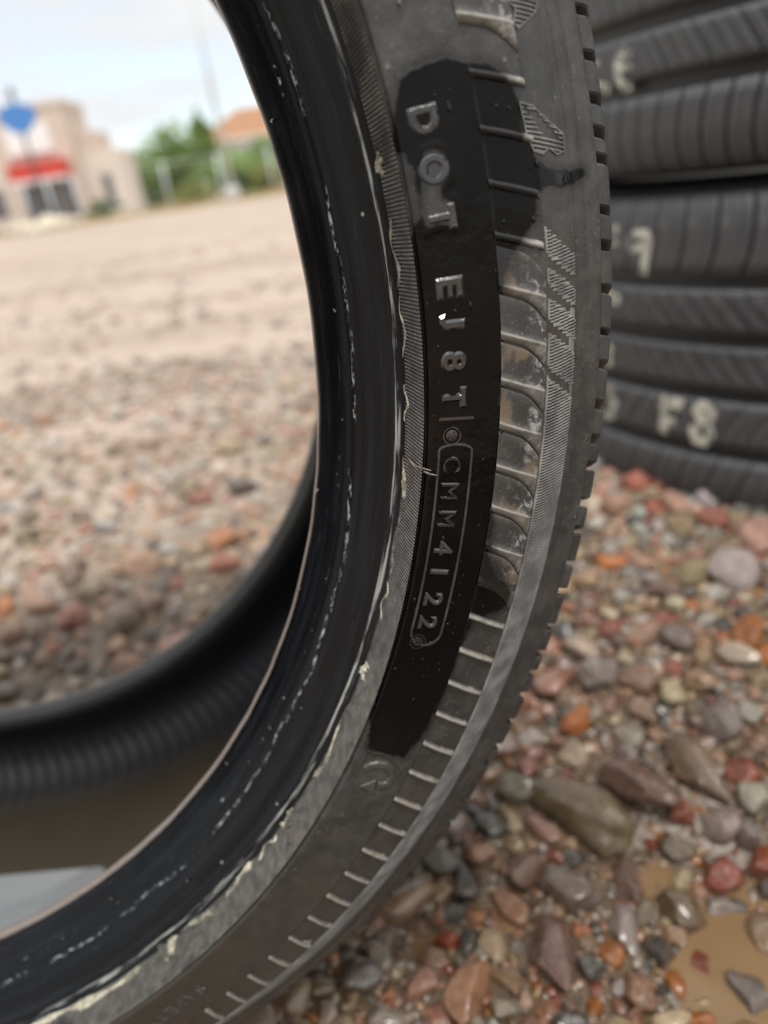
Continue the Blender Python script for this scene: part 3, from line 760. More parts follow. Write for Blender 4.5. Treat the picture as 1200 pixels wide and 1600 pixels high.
# inner liner with moulded ridges on the rear shoulder
pi_ = [(236, -3.0), (243, 3.5), (252, 13), (263, 20), (275, 18), (285, 8), (290, -6), (292.8, -30), (293.6, -86), (292.8, -142.5), (290, -166.5), (285, -180.5), (275, -190.5), (263, -192.5), (252, -185.5), (243, -176), (236, -169.5)]
P_, A_ = crom(pi_, 150)
def liner_fn(TH, Rr, Zz, A):
    ph = (np.degrees(-TH) + (Rr - 270) * 0.08) / 1.8
    w = sstep(Rr, 262, 276) * (1 - sstep(Rr, 289.2, 291.0)) * (Zz < -120)
    w2 = sstep(Rr, 262, 276) * (1 - sstep(Rr, 289.2, 291.0)) * (Zz > -60)
    saw = (ph % 1.0)
    return (w + w2) * 1.1 * (sstep(saw, 0.0, 0.80) - sstep(saw, 0.82, 1.0))
revolve('inner_liner', P_, A_, thetas(0.2, lo=-190.0, hi=-20.0), LINER, tyre, liner_fn, closed=True)

# shoulder tread blocks
NOTCH = [-21.74, -23.44, -24.81, -25.96, -28.12, -29.7, -31.77, -33.76, -35.35, -37.46, -39.29, -40.77, -42.8, -44.5, -46.46, -48.28, -50.59, -52.39, -53.85]
edges_ = list(NOTCH)
a = NOTCH[0]
while a < 60: a += rnd.choice((1.6, 1.75, 1.95, 1.4)); edges_.insert(0, a)
a = NOTCH[-1]
while a > -300 + 1.5: a -= rnd.choice((1.6, 1.75, 1.95, 1.4, 2.1)); edges_.append(a)
BP = [(298.0, 14.6), (298.5, 15.0), (301.2, 13.2), (302.2, 12.0), (303.4, 8.2), (304.6, 2.0), (305.6, -7), (306.0, -18), (305.4, -19), (299.0, -19), (298.2, 4)]
def block_mesh(a0, a1, slant):
    mb = MB(); n = len(BP); cols = []
    cuts = [a0, a0 - 0.09, (a0 + a1) / 2, a1 + 0.09, a1]
    for ci, c in enumerate(cuts):
        ring = []
        for r, z in BP:
            s = 0.35 if ci in (0, 4) else 0.0
            rr = r - (s if r > 300 else s * 0.3); zz = z - (s if z > 4 else 0)
            th = RAD(c + slant * (z - 14) / 25.0)
            ring.append((rr * math.cos(th) * MM, rr * math.sin(th) * MM, zz * MM))
        cols.append(ring)
    v = [p for r in cols for p in r]; f = []
    for i in range(len(cols) - 1):
        for j in range(n):
            f.append((i * n + j, (i + 1) * n + j, (i + 1) * n + (j + 1) % n, i * n + (j + 1) % n))
    f.append(tuple(range(n - 1, -1, -1))); f.append(tuple((len(cols) - 1) * n + j for j in range(n)))
    return v, f
far_mb = MB()
for i in range(len(edges_) - 1):
    a0, a1 = edges_[i], edges_[i + 1]
    gp = 0.5 * (0.30 + 0.22 * rnd.random()); sl = rnd.choice((2.0, 2.2, 1.8))
    v, f = block_mesh(a0 - gp, a1 + gp, sl)
    if -112 < (a0 + a1) / 2 < 6:
        link('tread_block', mesh_from('tread_block', v, f, False), TREADM, tyre, TL.copy())
    else: far_mb.add(v, f)
link('tread_block_row', far_mb.mesh('tread_block_row'), TREADM, tyre, TL.copy(), 'stuff')
# centre ribs of the tread and the rear shoulder
for z0, z1 in ((-26, -58), (-66, -106), (-114, -146), (-155, -184)):
    zs = [z0, z0, z0 - 1, (z0 + z1) / 2, z1 + 1, z1, z1]; top = 307.0 if z1 > -150 else 304.5
    rs = [298.5, top - 0.8, top, top + 0.3, top - (0 if z1 > -150 else 2), top - (0.8 if z1 > -150 else 4), 298.0]
    P_ = np.array(list(zip(rs, zs))); revolve('tread_rib', P_, np.arange(7.0), thetas(0.9), TREADM, tyre, closed=True, flip=True)

# --- fins and bars of the decorative band (one every 2.28 degrees)
def fin_mesh(ramp_on):
    """a cell that climbs to a sharp crest, then a bevel down to a dark crease; or a plain bar"""
    nr_ = 18; rs = np.linspace(268.7, 280.7, nr_); V = []; E_ = []
    for i, r in enumerate(rs):
        u = (r - 268.7) / 12.0; th0 = -0.92 * u; fade = min(1, u / 0.05, (1 - u) / 0.05)
        if ramp_on:
            bev = 0.36 + 0.06 * u + 0.75 * max(0, (u - 0.45) / 0.55) ** 1.8
            s0 = 2.28 - bev - 0.10
            row = [(s0, -0.12, 0), (s0 - 0.03, 0.34, 0.15), (s0 - 0.10, 0.40, 0.05), (s0 * 0.72, 0.50, 0), (s0 * 0.45, 0.66, 0), (s0 * 0.22, 0.88, 0), (0.10, 1.10, 0.15), (0.03, 1.20, 0.8), (0.0, 1.24, 1), (-0.05, 1.20, 1), (-0.10, 1.08, 0.5), (-bev * 0.6, 0.66, 0.35), (-bev * 0.96, 0.34, 0.3), (-bev, -0.12, 0)]
        else:
            row = [(0.22, -0.2, 0), (0.18, 0.45, 0.1), (0.11, 0.85, 0.6), (0.03, 1.0, 1), (-0.06, 0.95, 0.8), (-0.14, 0.6, 0.15), (-0.22, 0.1, 0), (-0.26, -0.2, 0)]
        for off, h, e in row:
            th = RAD(th0 + off); hh = h * (0.3 + 0.7 * fade) if h > 0 else h
            V.append((r * math.cos(th) * MM, r * math.sin(th) * MM, (float(swz(r)) + hh) * MM)); E_.append(e)
    nt = len(row); idx = np.arange(nr_ * nt).reshape(nr_, nt)
    q = np.stack([idx[:-1, :-1], idx[:-1, 1:], idx[1:, 1:], idx[1:, :-1]], -1).reshape(-1, 4)
    me = mesh_from('fin', V, q); fattr(me, 'edge', E_); return me
FIN, BAR = fin_mesh(True), fin_mesh(False)
FIN.materials.append(FINM); BAR.materials.append(FINM)
for k in range(158):
    a = -19.08 + 2.28 * 8 - 2.28 * k
    is_bar = a < -48.5 or -28.6 < a < -19.6
    part_wet = is_bar and a > -40 or -48.5 < a < -43.0 or -31.5 < a <= -28.6
    src = BAR if is_bar else FIN
    if part_wet:
        src = src.copy(); src.materials.clear(); src.materials.append(EDGEM); vv = np.zeros(len(src.vertices) * 3, dtype=np.float32); src.vertices.foreach_get('co', vv); vv = vv.reshape(-1, 3) * 1000
        fattr(src, 'wet', wet_sd(np.arctan2(vv[:, 1], vv[:, 0]) + RAD(a), np.hypot(vv[:, 0], vv[:, 1])))
    o = link('sidewall_bar' if is_bar else 'sidewall_fin', src, None, tyre, TL @ Matrix.Rotation(RAD(a), 4, 'Z'))
    o.color = (0, 0, 0, 1)

# --- finely hatched band beside the shoulder
hp = 0.160
hth = np.radians(np.arange(-27.6, -121, -hp / 4))
hr = np.array([281.0, 281.05, 281.5, 281.6, 282.5, 284, 285.5, 287, 288.5, 289.7, 290.15, 290.2]); hz = swz(hr)
DIAGS = (-29.75, -31.15, -32.8, -35.05)
def hatch_top(TH, Rr):
    deg = np.degrees(TH); sl = deg - 0.20 * (Rr - 281) / 9
    bar = ((-sl / hp) % 1.0 < 0.52) * 1.0
    d = np.where(Rr < 281.55, 1.0, bar)
    for c in DIAGS:
        dd = deg - (c - 1.35 * (Rr - 281) / 9)
        d = np.where(np.abs(dd) < 0.42, 1.0, d); d = np.where(np.abs(dd) < 0.33, -0.3, d)
    d = np.where(deg - (-28.2 - 1.5 * (Rr - 281) / 9) > 0, -0.6, d)
    return d
def hatch_fn(TH, Rr, Zz, A):
    t_ = hatch_top(TH, Rr); d = np.where(t_ > 0.5, 0.30, np.where(t_ < -0.5, -0.6, np.where(t_ < 0, -0.02, -0.12)))
    return np.where((Rr < 281.03) | (Rr > 290.17), -0.5, d)
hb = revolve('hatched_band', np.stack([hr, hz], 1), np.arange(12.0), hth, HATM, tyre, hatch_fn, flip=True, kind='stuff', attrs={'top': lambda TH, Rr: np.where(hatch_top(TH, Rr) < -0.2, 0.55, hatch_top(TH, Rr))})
hb.data.polygons.foreach_set('use_smooth', np.zeros(len(hb.data.polygons), dtype=bool))

# --- hatched emblem strokes further up the sidewall
def inpoly(x, y, P):
    c = False; n = len(P)
    for i in range(n):
        (x0, y0), (x1, y1) = P[i], P[(i + 1) % n]
        if (y0 > y) != (y1 > y) and x < (x1 - x0) * (y - y0) / (y1 - y0) + x0: c = not c
    return c
def surf(th_deg, r, h): 
    a = RAD(th_deg); return (r * math.cos(a) * MM, r * math.sin(a) * MM, (float(swz(r)) + h) * MM)
def ridge(mb, pts, w, h, foot=-0.1):
    """raised line along (theta, r) points, w in mm"""
    n = len(pts); rows = []
    for i, (a, r) in enumerate(pts):
        p0, p1 = pts[max(0, i - 1)], pts[min(n - 1, i + 1)]
        dx, dy = RAD(p1[0] - p0[0]) * 257, p1[1] - p0[1]; L = math.hypot(dx, dy) + 1e-9; nx_, ny_ = -dy / L, dx / L
        row = []
        for s, hh in ((-0.5, foot), (-0.28, h), (0.28, h), (0.5, foot)):
            row.append(surf(a + math.degrees(nx_ * s * w / 257), r + ny_ * s * w, hh))
        rows.append(row)
    v = [p for r in rows for p in r]; f = []
    for i in range(n - 1):
        for j in range(3): f.append((i * 4 + j, (i + 1) * 4 + j, (i + 1) * 4 + j + 1, i * 4 + j + 1))
    f.append((3, 2, 1, 0)); f.append(tuple((n - 1) * 4 + j for j in range(4)))
    mb.add(v, f)
def hatched(poly, skip=None):
    mb = MB(); xs = [p[0] for p in poly]; ys = [p[1] for p in poly]
    a = max(xs)
    while a > min(xs):
        run = []
        for r in np.arange(min(ys), max(ys), 0.25):
            aa = a - 0.06 * (r - min(ys))
            ok = inpoly(aa, r, poly) and not (skip and inpoly(aa, r, skip))
            if ok: run.append((aa, r))
            if (not ok or r > max(ys) - 0.3) and run:
                if len(run) > 2: ridge(mb, run[::2] if len(run) > 4 else run, 0.42, 0.40)
                run = []
        a -= 0.19
    ridge(mb, list(poly) + [poly[0]], 0.35, 0.45)
    return mb
EMB = [(-23.0, 278.8), (-23.24, 281.6), (-24.55, 289.4), (-25.29, 289.3), (-25.36, 286.8), (-25.04, 284.7), (-25.22, 282.7), (-25.07, 280.5), (-24.18, 279.2)]
SKP = [(-23.2, 279.6), (-23.55, 282.5), (-24.75, 288.2), (-24.60, 284.0)]
def emb(poly, skip=None):
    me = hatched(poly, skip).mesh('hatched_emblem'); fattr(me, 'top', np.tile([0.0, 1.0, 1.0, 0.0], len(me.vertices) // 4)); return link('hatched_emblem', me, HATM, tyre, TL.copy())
emb(EMB, SKP)
emb([(-19.16, 280.4), (-19.48, 282.0), (-20.05, 280.7), (-20.25, 281.6), (-19.75, 287.1), (-19.2, 289.0), (-18.2, 289.3), (-17.6, 281.0)], [(-18.6, 282.5), (-19.2, 286.0), (-18.4, 287.5)])

# --- raised lettering
def letter_mesh(ch, off, bev):
    cu = bpy.data.curves.new('txt', 'FONT'); cu.body = ch; cu.size = 1.0; cu.extrude = 0.0; cu.bevel_depth = bev; cu.bevel_resolution = 0; cu.resolution_u = 8; cu.offset = off
    ob = bpy.data.objects.new('txt', cu); COL.objects.link(ob)
    dg = bpy.context.evaluated_depsgraph_get(); dg.update()
    me = ob.evaluated_get(dg).to_mesh()
    v = np.array([x.co[:] for x in me.vertices]); f = [tuple(p.vertices) for p in me.polygons]
    ob.evaluated_get(dg).to_mesh_clear(); bpy.data.objects.remove(ob, do_unlink=True); bpy.data.curves.remove(cu)
    return v, f
def letter(ch, th, rc, hgt, wid, depth, name='raised_letter', base=0.0, off=0.02, wet=None, bev=0.09):
    v, f = letter_mesh(ch, off, bev); v = v.copy()
    mn, mx_ = v.min(0), v.max(0); c = (mn + mx_) / 2
    x = (v[:, 0] - c[0]) / (mx_[0] - mn[0]) * wid; y = (v[:, 1] - c[1]) / (mx_[1] - mn[1]) * hgt
    z = v[:, 2] / mx_[2] * depth - 0.06 + base
    r = rc + y; a = RAD(th) - x / rc
    out = np.stack([r * np.cos(a) * MM, r * np.sin(a) * MM, (swz(r) + z) * MM], 1)
    me = mesh_from(name, out, f, False); fattr(me, 'wet', wet_sd(a, r) if wet is None else np.full(len(out), wet))
    for pl in me.polygons: pl.use_smooth = False
    return link(name, me, LETM, tyre, TL.copy())
RC = 257.4
for ch, th, h, w, d in (('D', -22.75, 6.6, 5.8, 0.72), ('O', -24.86, 6.8, 6.4, 0.72), ('T', -27.0, 6.6, 5.4, 0.72), ('E', -30.3, 6.4, 5.0, 0.66), ('J', -31.95, 6.2, 4.0, 0.66), ('8', -33.98, 6.4, 5.0, 0.66), ('T', -35.85, 6.2, 5.2, 0.66),
                        ('C', -39.55, 5.2, 4.4, 0.46), ('M', -41.1, 5.0, 4.6, 0.46), ('M', -42.75, 5.0, 4.6, 0.46), ('4', -44.55, 5.2, 4.2, 0.46), ('1', -46.05, 5.0, 1.6, 0.46), ('2', -47.85, 5.2, 4.2, 0.46), ('2', -49.4, 5.2, 4.2, 0.46)):
    d = (0.66 if th > -37 else 0.44) * math.tan(RAD(34.0 + (-22.75 - th) * 0.74))
    letter(ch, th, RC + (0.4 if th < -44 else 0), h, w, d, base=0.3 if th > -28 and th < -23.5 else 0.0, off=0.016 if th > -37 else -0.010, bev=0.075 if th > -37 else 0.058, wet=(5.0 if ch in 'OT' else (0.15 if th > -23.5 else None)) if th > -28 else (-3.0 if th < -44 else None))
for i, ch in enumerate('SAFETY'): letter(ch, -83.65 - 1.02 * i, 260.4, 4.2, 3.4, 0.45, off=-0.02, bev=0.045)

def add_wet(o, w=None):
    me = o.data; v = np.zeros(len(me.vertices) * 3, dtype=np.float32); me.vertices.foreach_get('co', v); v = v.reshape(-1, 3) * 1000
    fattr(me, 'wet', wet_sd(np.arctan2(v[:, 1], v[:, 0]), np.hypot(v[:, 0], v[:, 1])) if w is None else np.where(np.arange(len(v)) % 4 % 3 == 0, 3.0, w)); return o
# plate frame round the date code, with a rivet head at either end
FR = [(-38.75 - 0.25 * i, 253.9) for i in range(46)] + [(-50.0 - math.degrees(4.1 * math.sin(q) / 257), 258.0 - 4.1 * math.cos(q)) for q in np.linspace(0.1, PI - 0.1, 12)] + [(-50.0 + 0.25 * i, 262.1) for i in range(46)] + [(-38.75 + math.degrees(4.1 * math.sin(q) / 257) * 0.4, 258.0 + 4.1 * math.cos(q)) for q in np.linspace(0.1, PI - 0.1, 12)] + [(-38.75, 253.9)]
for seg in (FR,):
    mb = MB(); ridge(mb, seg, 0.95, 0.50); add_wet(link('plate_edge', mb.mesh('plate_edge'), LETM, tyre, TL.copy()), -3.0)
mb = MB(); ridge(mb, [(-36.95, 253.6 + 0.5 * i) for i in range(18)], 1.2, 0.7); add_wet(link('plate_edge', mb.mesh('plate_edge'), LETM, tyre, TL.copy()))
def rivet(th, rc):
    mb = MB(); ring = [(th + math.degrees(2.1 * math.cos(q) / 257), rc + 2.1 * math.sin(q)) for q in np.linspace(0, 2 * PI, 29)]
    ridge(mb, ring, 0.6, 0.5)
    n = 20; v = []; f = []
    for k, (rad, h) in enumerate(((1.6, -0.1), (1.45, 0.35), (0.9, 0.46), (0.0, 0.65))):
        for i in range(n):
            q = 2 * PI * i / n; v.append(surf(th + math.degrees(rad * math.cos(q) / 257), rc + rad * math.sin(q), h))
    for k in range(3):
        for i in range(n): f.append((k * n + i, k * n + (i + 1) % n, (k + 1) * n + (i + 1) % n, (k + 1) * n + i))
    mb.add(v, f); o = add_wet(link('rivet_head', mb.mesh('rivet_head'), LETM, tyre, TL.copy()))
    cb = MB()
    for q in (0.6, 0.6 + PI / 2):
        ridge(cb, [(th + math.degrees(s * math.cos(q) / 257), rc + s * math.sin(q)) for s in (-1.1, -0.4, 0.4, 1.1)], 0.42, 0.85, 0.3)
    add_wet(link('rivet_cross', cb.mesh('rivet_cross'), LETM, o))
rivet(-37.9, 256.9); rivet(-50.7, 256.4)
# turning-arrow mark below the wet patch
mb = MB()
RING = [(-60.53, 254.6), (-60.13, 255.9), (-59.88, 258.2), (-59.84, 260.9), (-60.16, 263.8), (-60.75, 265.8), (-61.41, 265.7), (-61.78, 264.0), (-61.81, 261.6)]
ctr = (-60.85, 260.2)
ridge(mb, [(ctr[0] + (a - ctr[0]) * 0.80, ctr[1] + (r - ctr[1]) * 0.80) for a, r in RING], 2.6, 0.6)
hd = [(-62.01, 256.6), (-61.22, 260.4), (-62.47, 262.5)]
mb.add([surf(a, r, -0.1) for a, r in hd] + [surf(ctr[0] - 1.05 + (a - ctr[0] + 1.05) * 0.8, 259.8 + (r - 259.8) * 0.8, 0.62) for a, r in hd], [(3, 4, 5), (0, 1, 4, 3), (1, 2, 5, 4), (2, 0, 3, 5)])
add_wet(link('arrow_mark', mb.mesh('arrow_mark'), LETM, tyre, TL.copy()), None)
mb = MB(); ridge(mb, [(-61.82, 253.6), (-60.49, 253.5), (-59.13, 253.7), (-59.3, 255.4), (-59.19, 258.3), (-59.33, 261.6), (-59.67, 264.1), (-60.2, 266.8), (-61.2, 267.4)], 0.9, 0.55)
add_wet(link('arrow_outline', mb.mesh('arrow_outline'), LETM, tyre, TL.copy()))

# --- small beads of water on and around the wet patch
mb = MB(); dr_ = random.Random(3); cnt = 0
while cnt < 110:
    a = dr_.uniform(-60, -20); r = dr_.uniform(251.8, 282.0); s_ = float(wet_sd(np.array([RAD(a)]), np.array([r]))[0])
    if s_ < -2.5 or (s_ < 0 and dr_.random() < 0.6): continue
    rad = 0.16 + 0.5 * dr_.random() ** 3; n = 10; v = []; f = []; el = dr_.uniform(0.8, 1.6); cnt += 1
    for q, h in ((1.0, -0.04), (0.92, 0.22), (0.6, 0.42), (0.2, 0.5)):
        for k in range(n):
            w_ = 2 * PI * k / n; v.append(surf(a + math.degrees(rad * q * el * math.cos(w_) / 257), r + rad * q * math.sin(w_), h * rad * 1.3 + 0.02))
    for k in range(3):
        for j in range(n): f.append((k * n + j, k * n + (j + 1) % n, (k + 1) * n + (j + 1) % n, (k + 1) * n + j))
    f.append(tuple(3 * n + j for j in range(n))); mb.add(v, f)
WB, t, b = material('water_bead'); b.inputs['Base Color'].default_value = (0.006, 0.0055, 0.005, 1); b.inputs['Roughness'].default_value = 0.03; b.inputs['IOR'].default_value = 1.33
link('water_beads', mb.mesh('water_beads', True), WB, tyre, TL.copy(), 'stuff')

# --- torn pale rubber along the heel of the bead
def torn(a0, a1, wmax, seed, rc=246.9, amp=0.35):
    r = np.random.RandomState(seed); n = max(6, int(abs(a1 - a0) / 0.12)); v = []; f = []
    for i in range(n):
        q = i / (n - 1); a = RAD(a0 + (a1 - a0) * q)
        w = wmax * (0.30 + 0.70 * abs(math.sin(q * 13 + seed) * math.sin(q * 5 + 2 * seed))) * min(1, q / 0.08, (1 - q) / 0.08) * r.uniform(0.7, 1.15)
        cr_ = rc + amp * math.sin(q * 8 + seed)
        for s, lift in ((-1, -0.15), (-0.4, 0.14 + 0.16 * r.rand()), (0.3, 0.16 + 0.2 * r.rand()), (1, -0.15)):
            rr_ = cr_ + s * w * 0.62; zz = np.interp(rr_, [240, 246.8, 250.1], [17.2, 22.4, 34.7])
            v.append(((rr_ - lift * 0.75) * math.cos(a) * MM, (rr_ - lift * 0.75) * math.sin(a) * MM, (zz + lift * 0.7) * MM))
    for i in range(n - 1):
        for j in range(3): f.append((i * 4 + j, i * 4 + j + 1, (i + 1) * 4 + j + 1, (i + 1) * 4 + j))
    link('torn_strip', mesh_from('torn_strip', v, f), TORN, tyre, TL.copy())
for i, (a0, a1, w) in enumerate(((-23.3, -24.6, 1.3), (-26.6, -30.2, 0.55), (-30.6, -34.0, 0.35), (-35.6, -37.8, 0.5), (-39.9, -47.8, 0.9), (-48.4, -51.0, 0.3), (-54.4, -55.8, 1.2), (-56.8, -64.8, 0.75), (-67.8, -69.8, 1.5), (-73.5, -83.0, 1.15), (-83.4, -85.6, 1.7), (-86.0, -104.0, 1.1), (-70.5, -73.2, 0.4))):
    torn(a0, a1, w, i + 1)
for i, (a0, rc, sz) in enumerate(((-23.8, 247.6, 1.1), (-24.2, 246.9, 0.9), (-55.0, 247.2, 1.1), (-55.4, 246.6, 0.7), (-68.6, 247.8, 1.4), (-69.1, 249.0, 1.2), (-84.0, 246.9, 1.5), (-84.7, 248.2, 1.3), (-85.3, 246.2, 1.0), (-101.0, 248.0, 1.2))):
    v, f = stone_shape(2, 700 + i, 1.0); z = float(np.interp(rc, [240, 246.8, 250.1], [17.2, 22.4, 34.7]))
    a = RAD(a0); p = np.array([rc * math.cos(a), rc * math.sin(a), z])
    link('rubber_chip', mesh_from('rubber_chip', (v * np.array([sz, sz * 0.8, sz * 0.7]) + p) * MM, f), TORN, tyre, TL.copy())
# moulding hairs left standing on the rubber
def bead_pt(a, r, h):
    z = float(np.interp(r, [224.3, 231.6, 238, 246.8, 250.1, 251.3], [0.4, 9.7, 15.6, 22.4, 34.7, 34.9])) if r < 251.3 else float(swz(r))
    nrm = (-0.7, 0.7) if r < 250 else (0, 1.0)
    rr_ = r + nrm[0] * h; return Vector((rr_ * math.cos(RAD(a)) * MM, rr_ * math.sin(RAD(a)) * MM, (z + nrm[1] * h) * MM))
for (a, r, h, da, dr) in ((-19.7, 226.4, 1.6, -0.25, 0.8), (-44.25, 225.0, 1.2, -0.3, 0.2), (-52.8, 224.8, 1.4, 0.3, 0), (-39.85, 247.4, 1.6, 0.1, 4.6), (-39.95, 250.6, 1.4, -0.1, 3.0), (-70.4, 226.5, 1.8, 0.4, 0), (-64.5, 231, 0.9, 0.3, 0), (-61.0, 236, 0.8, 0.2, 0), (-18.0, 258.2, 1.0, -0.1, 0.3), (-80.0, 238, 1.0, 0.3, 0), (-31.4, 231, 0.6, 0.2, 0), (-76.5, 276, 1.2, 0.5, 1.5), (-88, 229, 1.5, 0.4, 0.3)):
    mb = MB(); p0 = bead_pt(a, r, -0.1); p1 = bead_pt(a + da * 0.4, r + dr * 0.4, h * 0.7); p2 = bead_pt(a + da, r + dr, h)
    mb.tube(p0, p1, 0.00032, 0.00024, 6); mb.tube(p1, p2, 0.00024, 0.00012, 6)
    link('moulding_hair', mb.mesh('moulding_hair', True), BEAD, tyre, TL.copy())

# --- pale patch stuck to the inner liner at the bottom
a0, a1, z0, z1, rc = -107.0, -142.0, -106.0, -48.0, 14.0
outl = []
for (ca, cz, sa, sz_, q0) in ((a0, z0, -1, 1, 0), (a0, z1, -1, -1, 1), (a1, z1, 1, -1, 2), (a1, z0, 1, 1, 3)):
    ka = math.degrees(rc / 292.0)
    for k in range(7):
        q = k / 6 * PI / 2
        cs, sn = (math.cos(q), math.sin(q)) if q0 in (0, 2) else (math.sin(q), math.cos(q))
        if q0 == 0: outl.append((ca - ka + ka * (1 - 1 + sn), cz + rc - rc * cs))
        elif q0 == 1: outl.append((ca - ka + ka * cs if False else ca - ka + ka * sn if False else ca - ka + ka * math.cos(q), cz - rc + rc * math.sin(q)))
        elif q0 == 2: outl.append((ca + ka - ka * math.sin(q), cz - rc + rc * math.cos(q)))
        else: outl.append((ca + ka - ka * math.cos(q), cz + rc - rc * math.sin(q)))
LPz = np.array(sorted([(z, r) for r, z in crom(pi_, 150)[0] if r > 288])); 
def liner_r(z): return float(np.interp(z, LPz[:, 0], LPz[:, 1]))
ca_, cz_ = (a0 + a1) / 2, (z0 + z1) / 2; v = []; f = []; N_ = len(outl)
for k, (sc_, lift) in enumerate(((1.0, 0.05), (0.985, 0.25), (0.6, 0.35), (0.25, 0.35))):
    for a, z in outl:
        aa = RAD(ca_ + (a - ca_) * sc_); zz = cz_ + (z - cz_) * sc_; r = liner_r(zz) - lift
        v.append((r * math.cos(aa) * MM, r * math.sin(aa) * MM, zz * MM))
for k in range(3):
    for i in range(N_): f.append((k * N_ + i, k * N_ + (i + 1) % N_, (k + 1) * N_ + (i + 1) % N_, (k + 1) * N_ + i))
f.append(tuple(3 * N_ + i for i in range(N_)))
pt_ = link('inner_patch', mesh_from('inner_patch', v, f, False), simple('pale_grey_patch', (0.17, 0.178, 0.187), 0.30, 0.05, 20), tyre, TL.copy())
pt_['label'] = 'smooth pale grey patch on the inner liner'

# ------------------------------------------------------------------ stack of tyres lying flat
m, t, b = material('stack_rubber'); STK = m; g = NT(t); co = g.coord('Object')
n1 = g.noise(co, 9, 5, 0.6); n2 = g.noise(co, 55, 5, 0.65); n5 = g.noise(co, 240, 4, 0.7)
c = g.mix(g.ramp(n1, 0.35, 0.65), (0.042, 0.043, 0.045), (0.082, 0.082, 0.084)); c = g.mix(g.ramp(n2, 0.55, 0.72, 0, 0.6), c, (0.12, 0.117, 0.112))
c = g.mix(g.ramp(n5, 0.66, 0.75, 0, 0.5), c, (0.24, 0.235, 0.22))
g.put(b, 'Base Color', c); g.put(b, 'Roughness', g.math('ADD', 0.36, g.math('MULTIPLY', n2, 0.25))); g.put(b, 'Normal', g.bump(n5, 0.3, 0.0008))
STKG = simple('stack_groove_rubber', (0.032, 0.031, 0.030), 0.5, 0.3, 30)
CHALK, t, b = material('yellowish_paint'); g = NT(t); co = g.coord('Object')
n1 = g.noise(co, 130, 5, 0.7); g.put(b, 'Base Color', g.mix(g.ramp(g.noise(co, 75, 5, 0.75, 0.8), 0.41, 0.54), (0.13, 0.13, 0.12), g.mix(n1, (0.46, 0.45, 0.37), (0.72, 0.70, 0.58)))); b.inputs['Roughness'].default_value = 0.7

RT = 320.0
def tread_r(z, z0, z1):
    """outer radius at height z for a tyre lying between z0 and z1 (mm)"""
    e = min(z - z0, z1 - z); 
    if e >= 34: return RT
    q = 1 - max(e, 0) / 34.0; return RT - 13.0 * q ** 2.2
def slat(z0b, z1b, a0, a1, slant, curve, z0, z1, nz=7):
    """one tread block as a closed shell between two lateral cuts"""
    zs = np.linspace(z0b, z1b, nz); V = []; zc = (z0b + z1b) / 2; hh = (z1b - z0b) / 2
    cols = [a0, a0 + 0.12, (a0 + a1) / 2, a1 - 0.12, a1]
    for k, a in enumerate(cols):
        for j, z in enumerate(zs):
            s = slant * (z - zc) / hh + curve * ((z - zc) / hh) ** 2
            edge = 0.35 if (k in (0, 4) or j in (0, nz - 1)) else 0.0
            r = tread_r(z, z0, z1) - edge; th = RAD(a + s)
            V.append((r * math.cos(th) * MM, r * math.sin(th) * MM, (z - z0) * MM))
    n = len(cols)
    for k, a in enumerate(cols):
        for j, z in enumerate(zs):
            s = slant * (z - zc) / hh + curve * ((z - zc) / hh) ** 2; r = min(tread_r(z, z0, z1) - 8.5, 310.5); th = RAD(a + s)
            V.append((r * math.cos(th) * MM, r * math.sin(th) * MM, (z - z0) * MM))
    F_ = []
    for k in range(n - 1):
        for j in range(nz - 1): F_.append((k * nz + j, (k + 1) * nz + j, (k + 1) * nz + j + 1, k * nz + j + 1))
    o_ = n * nz
    for j in range(nz - 1):
        F_.append((j, j + 1, o_ + j + 1, o_ + j)); k = (n - 1) * nz; F_.append((k + j + 1, k + j, o_ + k + j, o_ + k + j + 1))
    for k in range(n - 1):
        F_.append(((k + 1) * nz, k * nz, o_ + k * nz, o_ + (k + 1) * nz)); F_.append((k * nz + nz - 1, (k + 1) * nz + nz - 1, o_ + (k + 1) * nz + nz - 1, o_ + k * nz + nz - 1))
    return V, F_

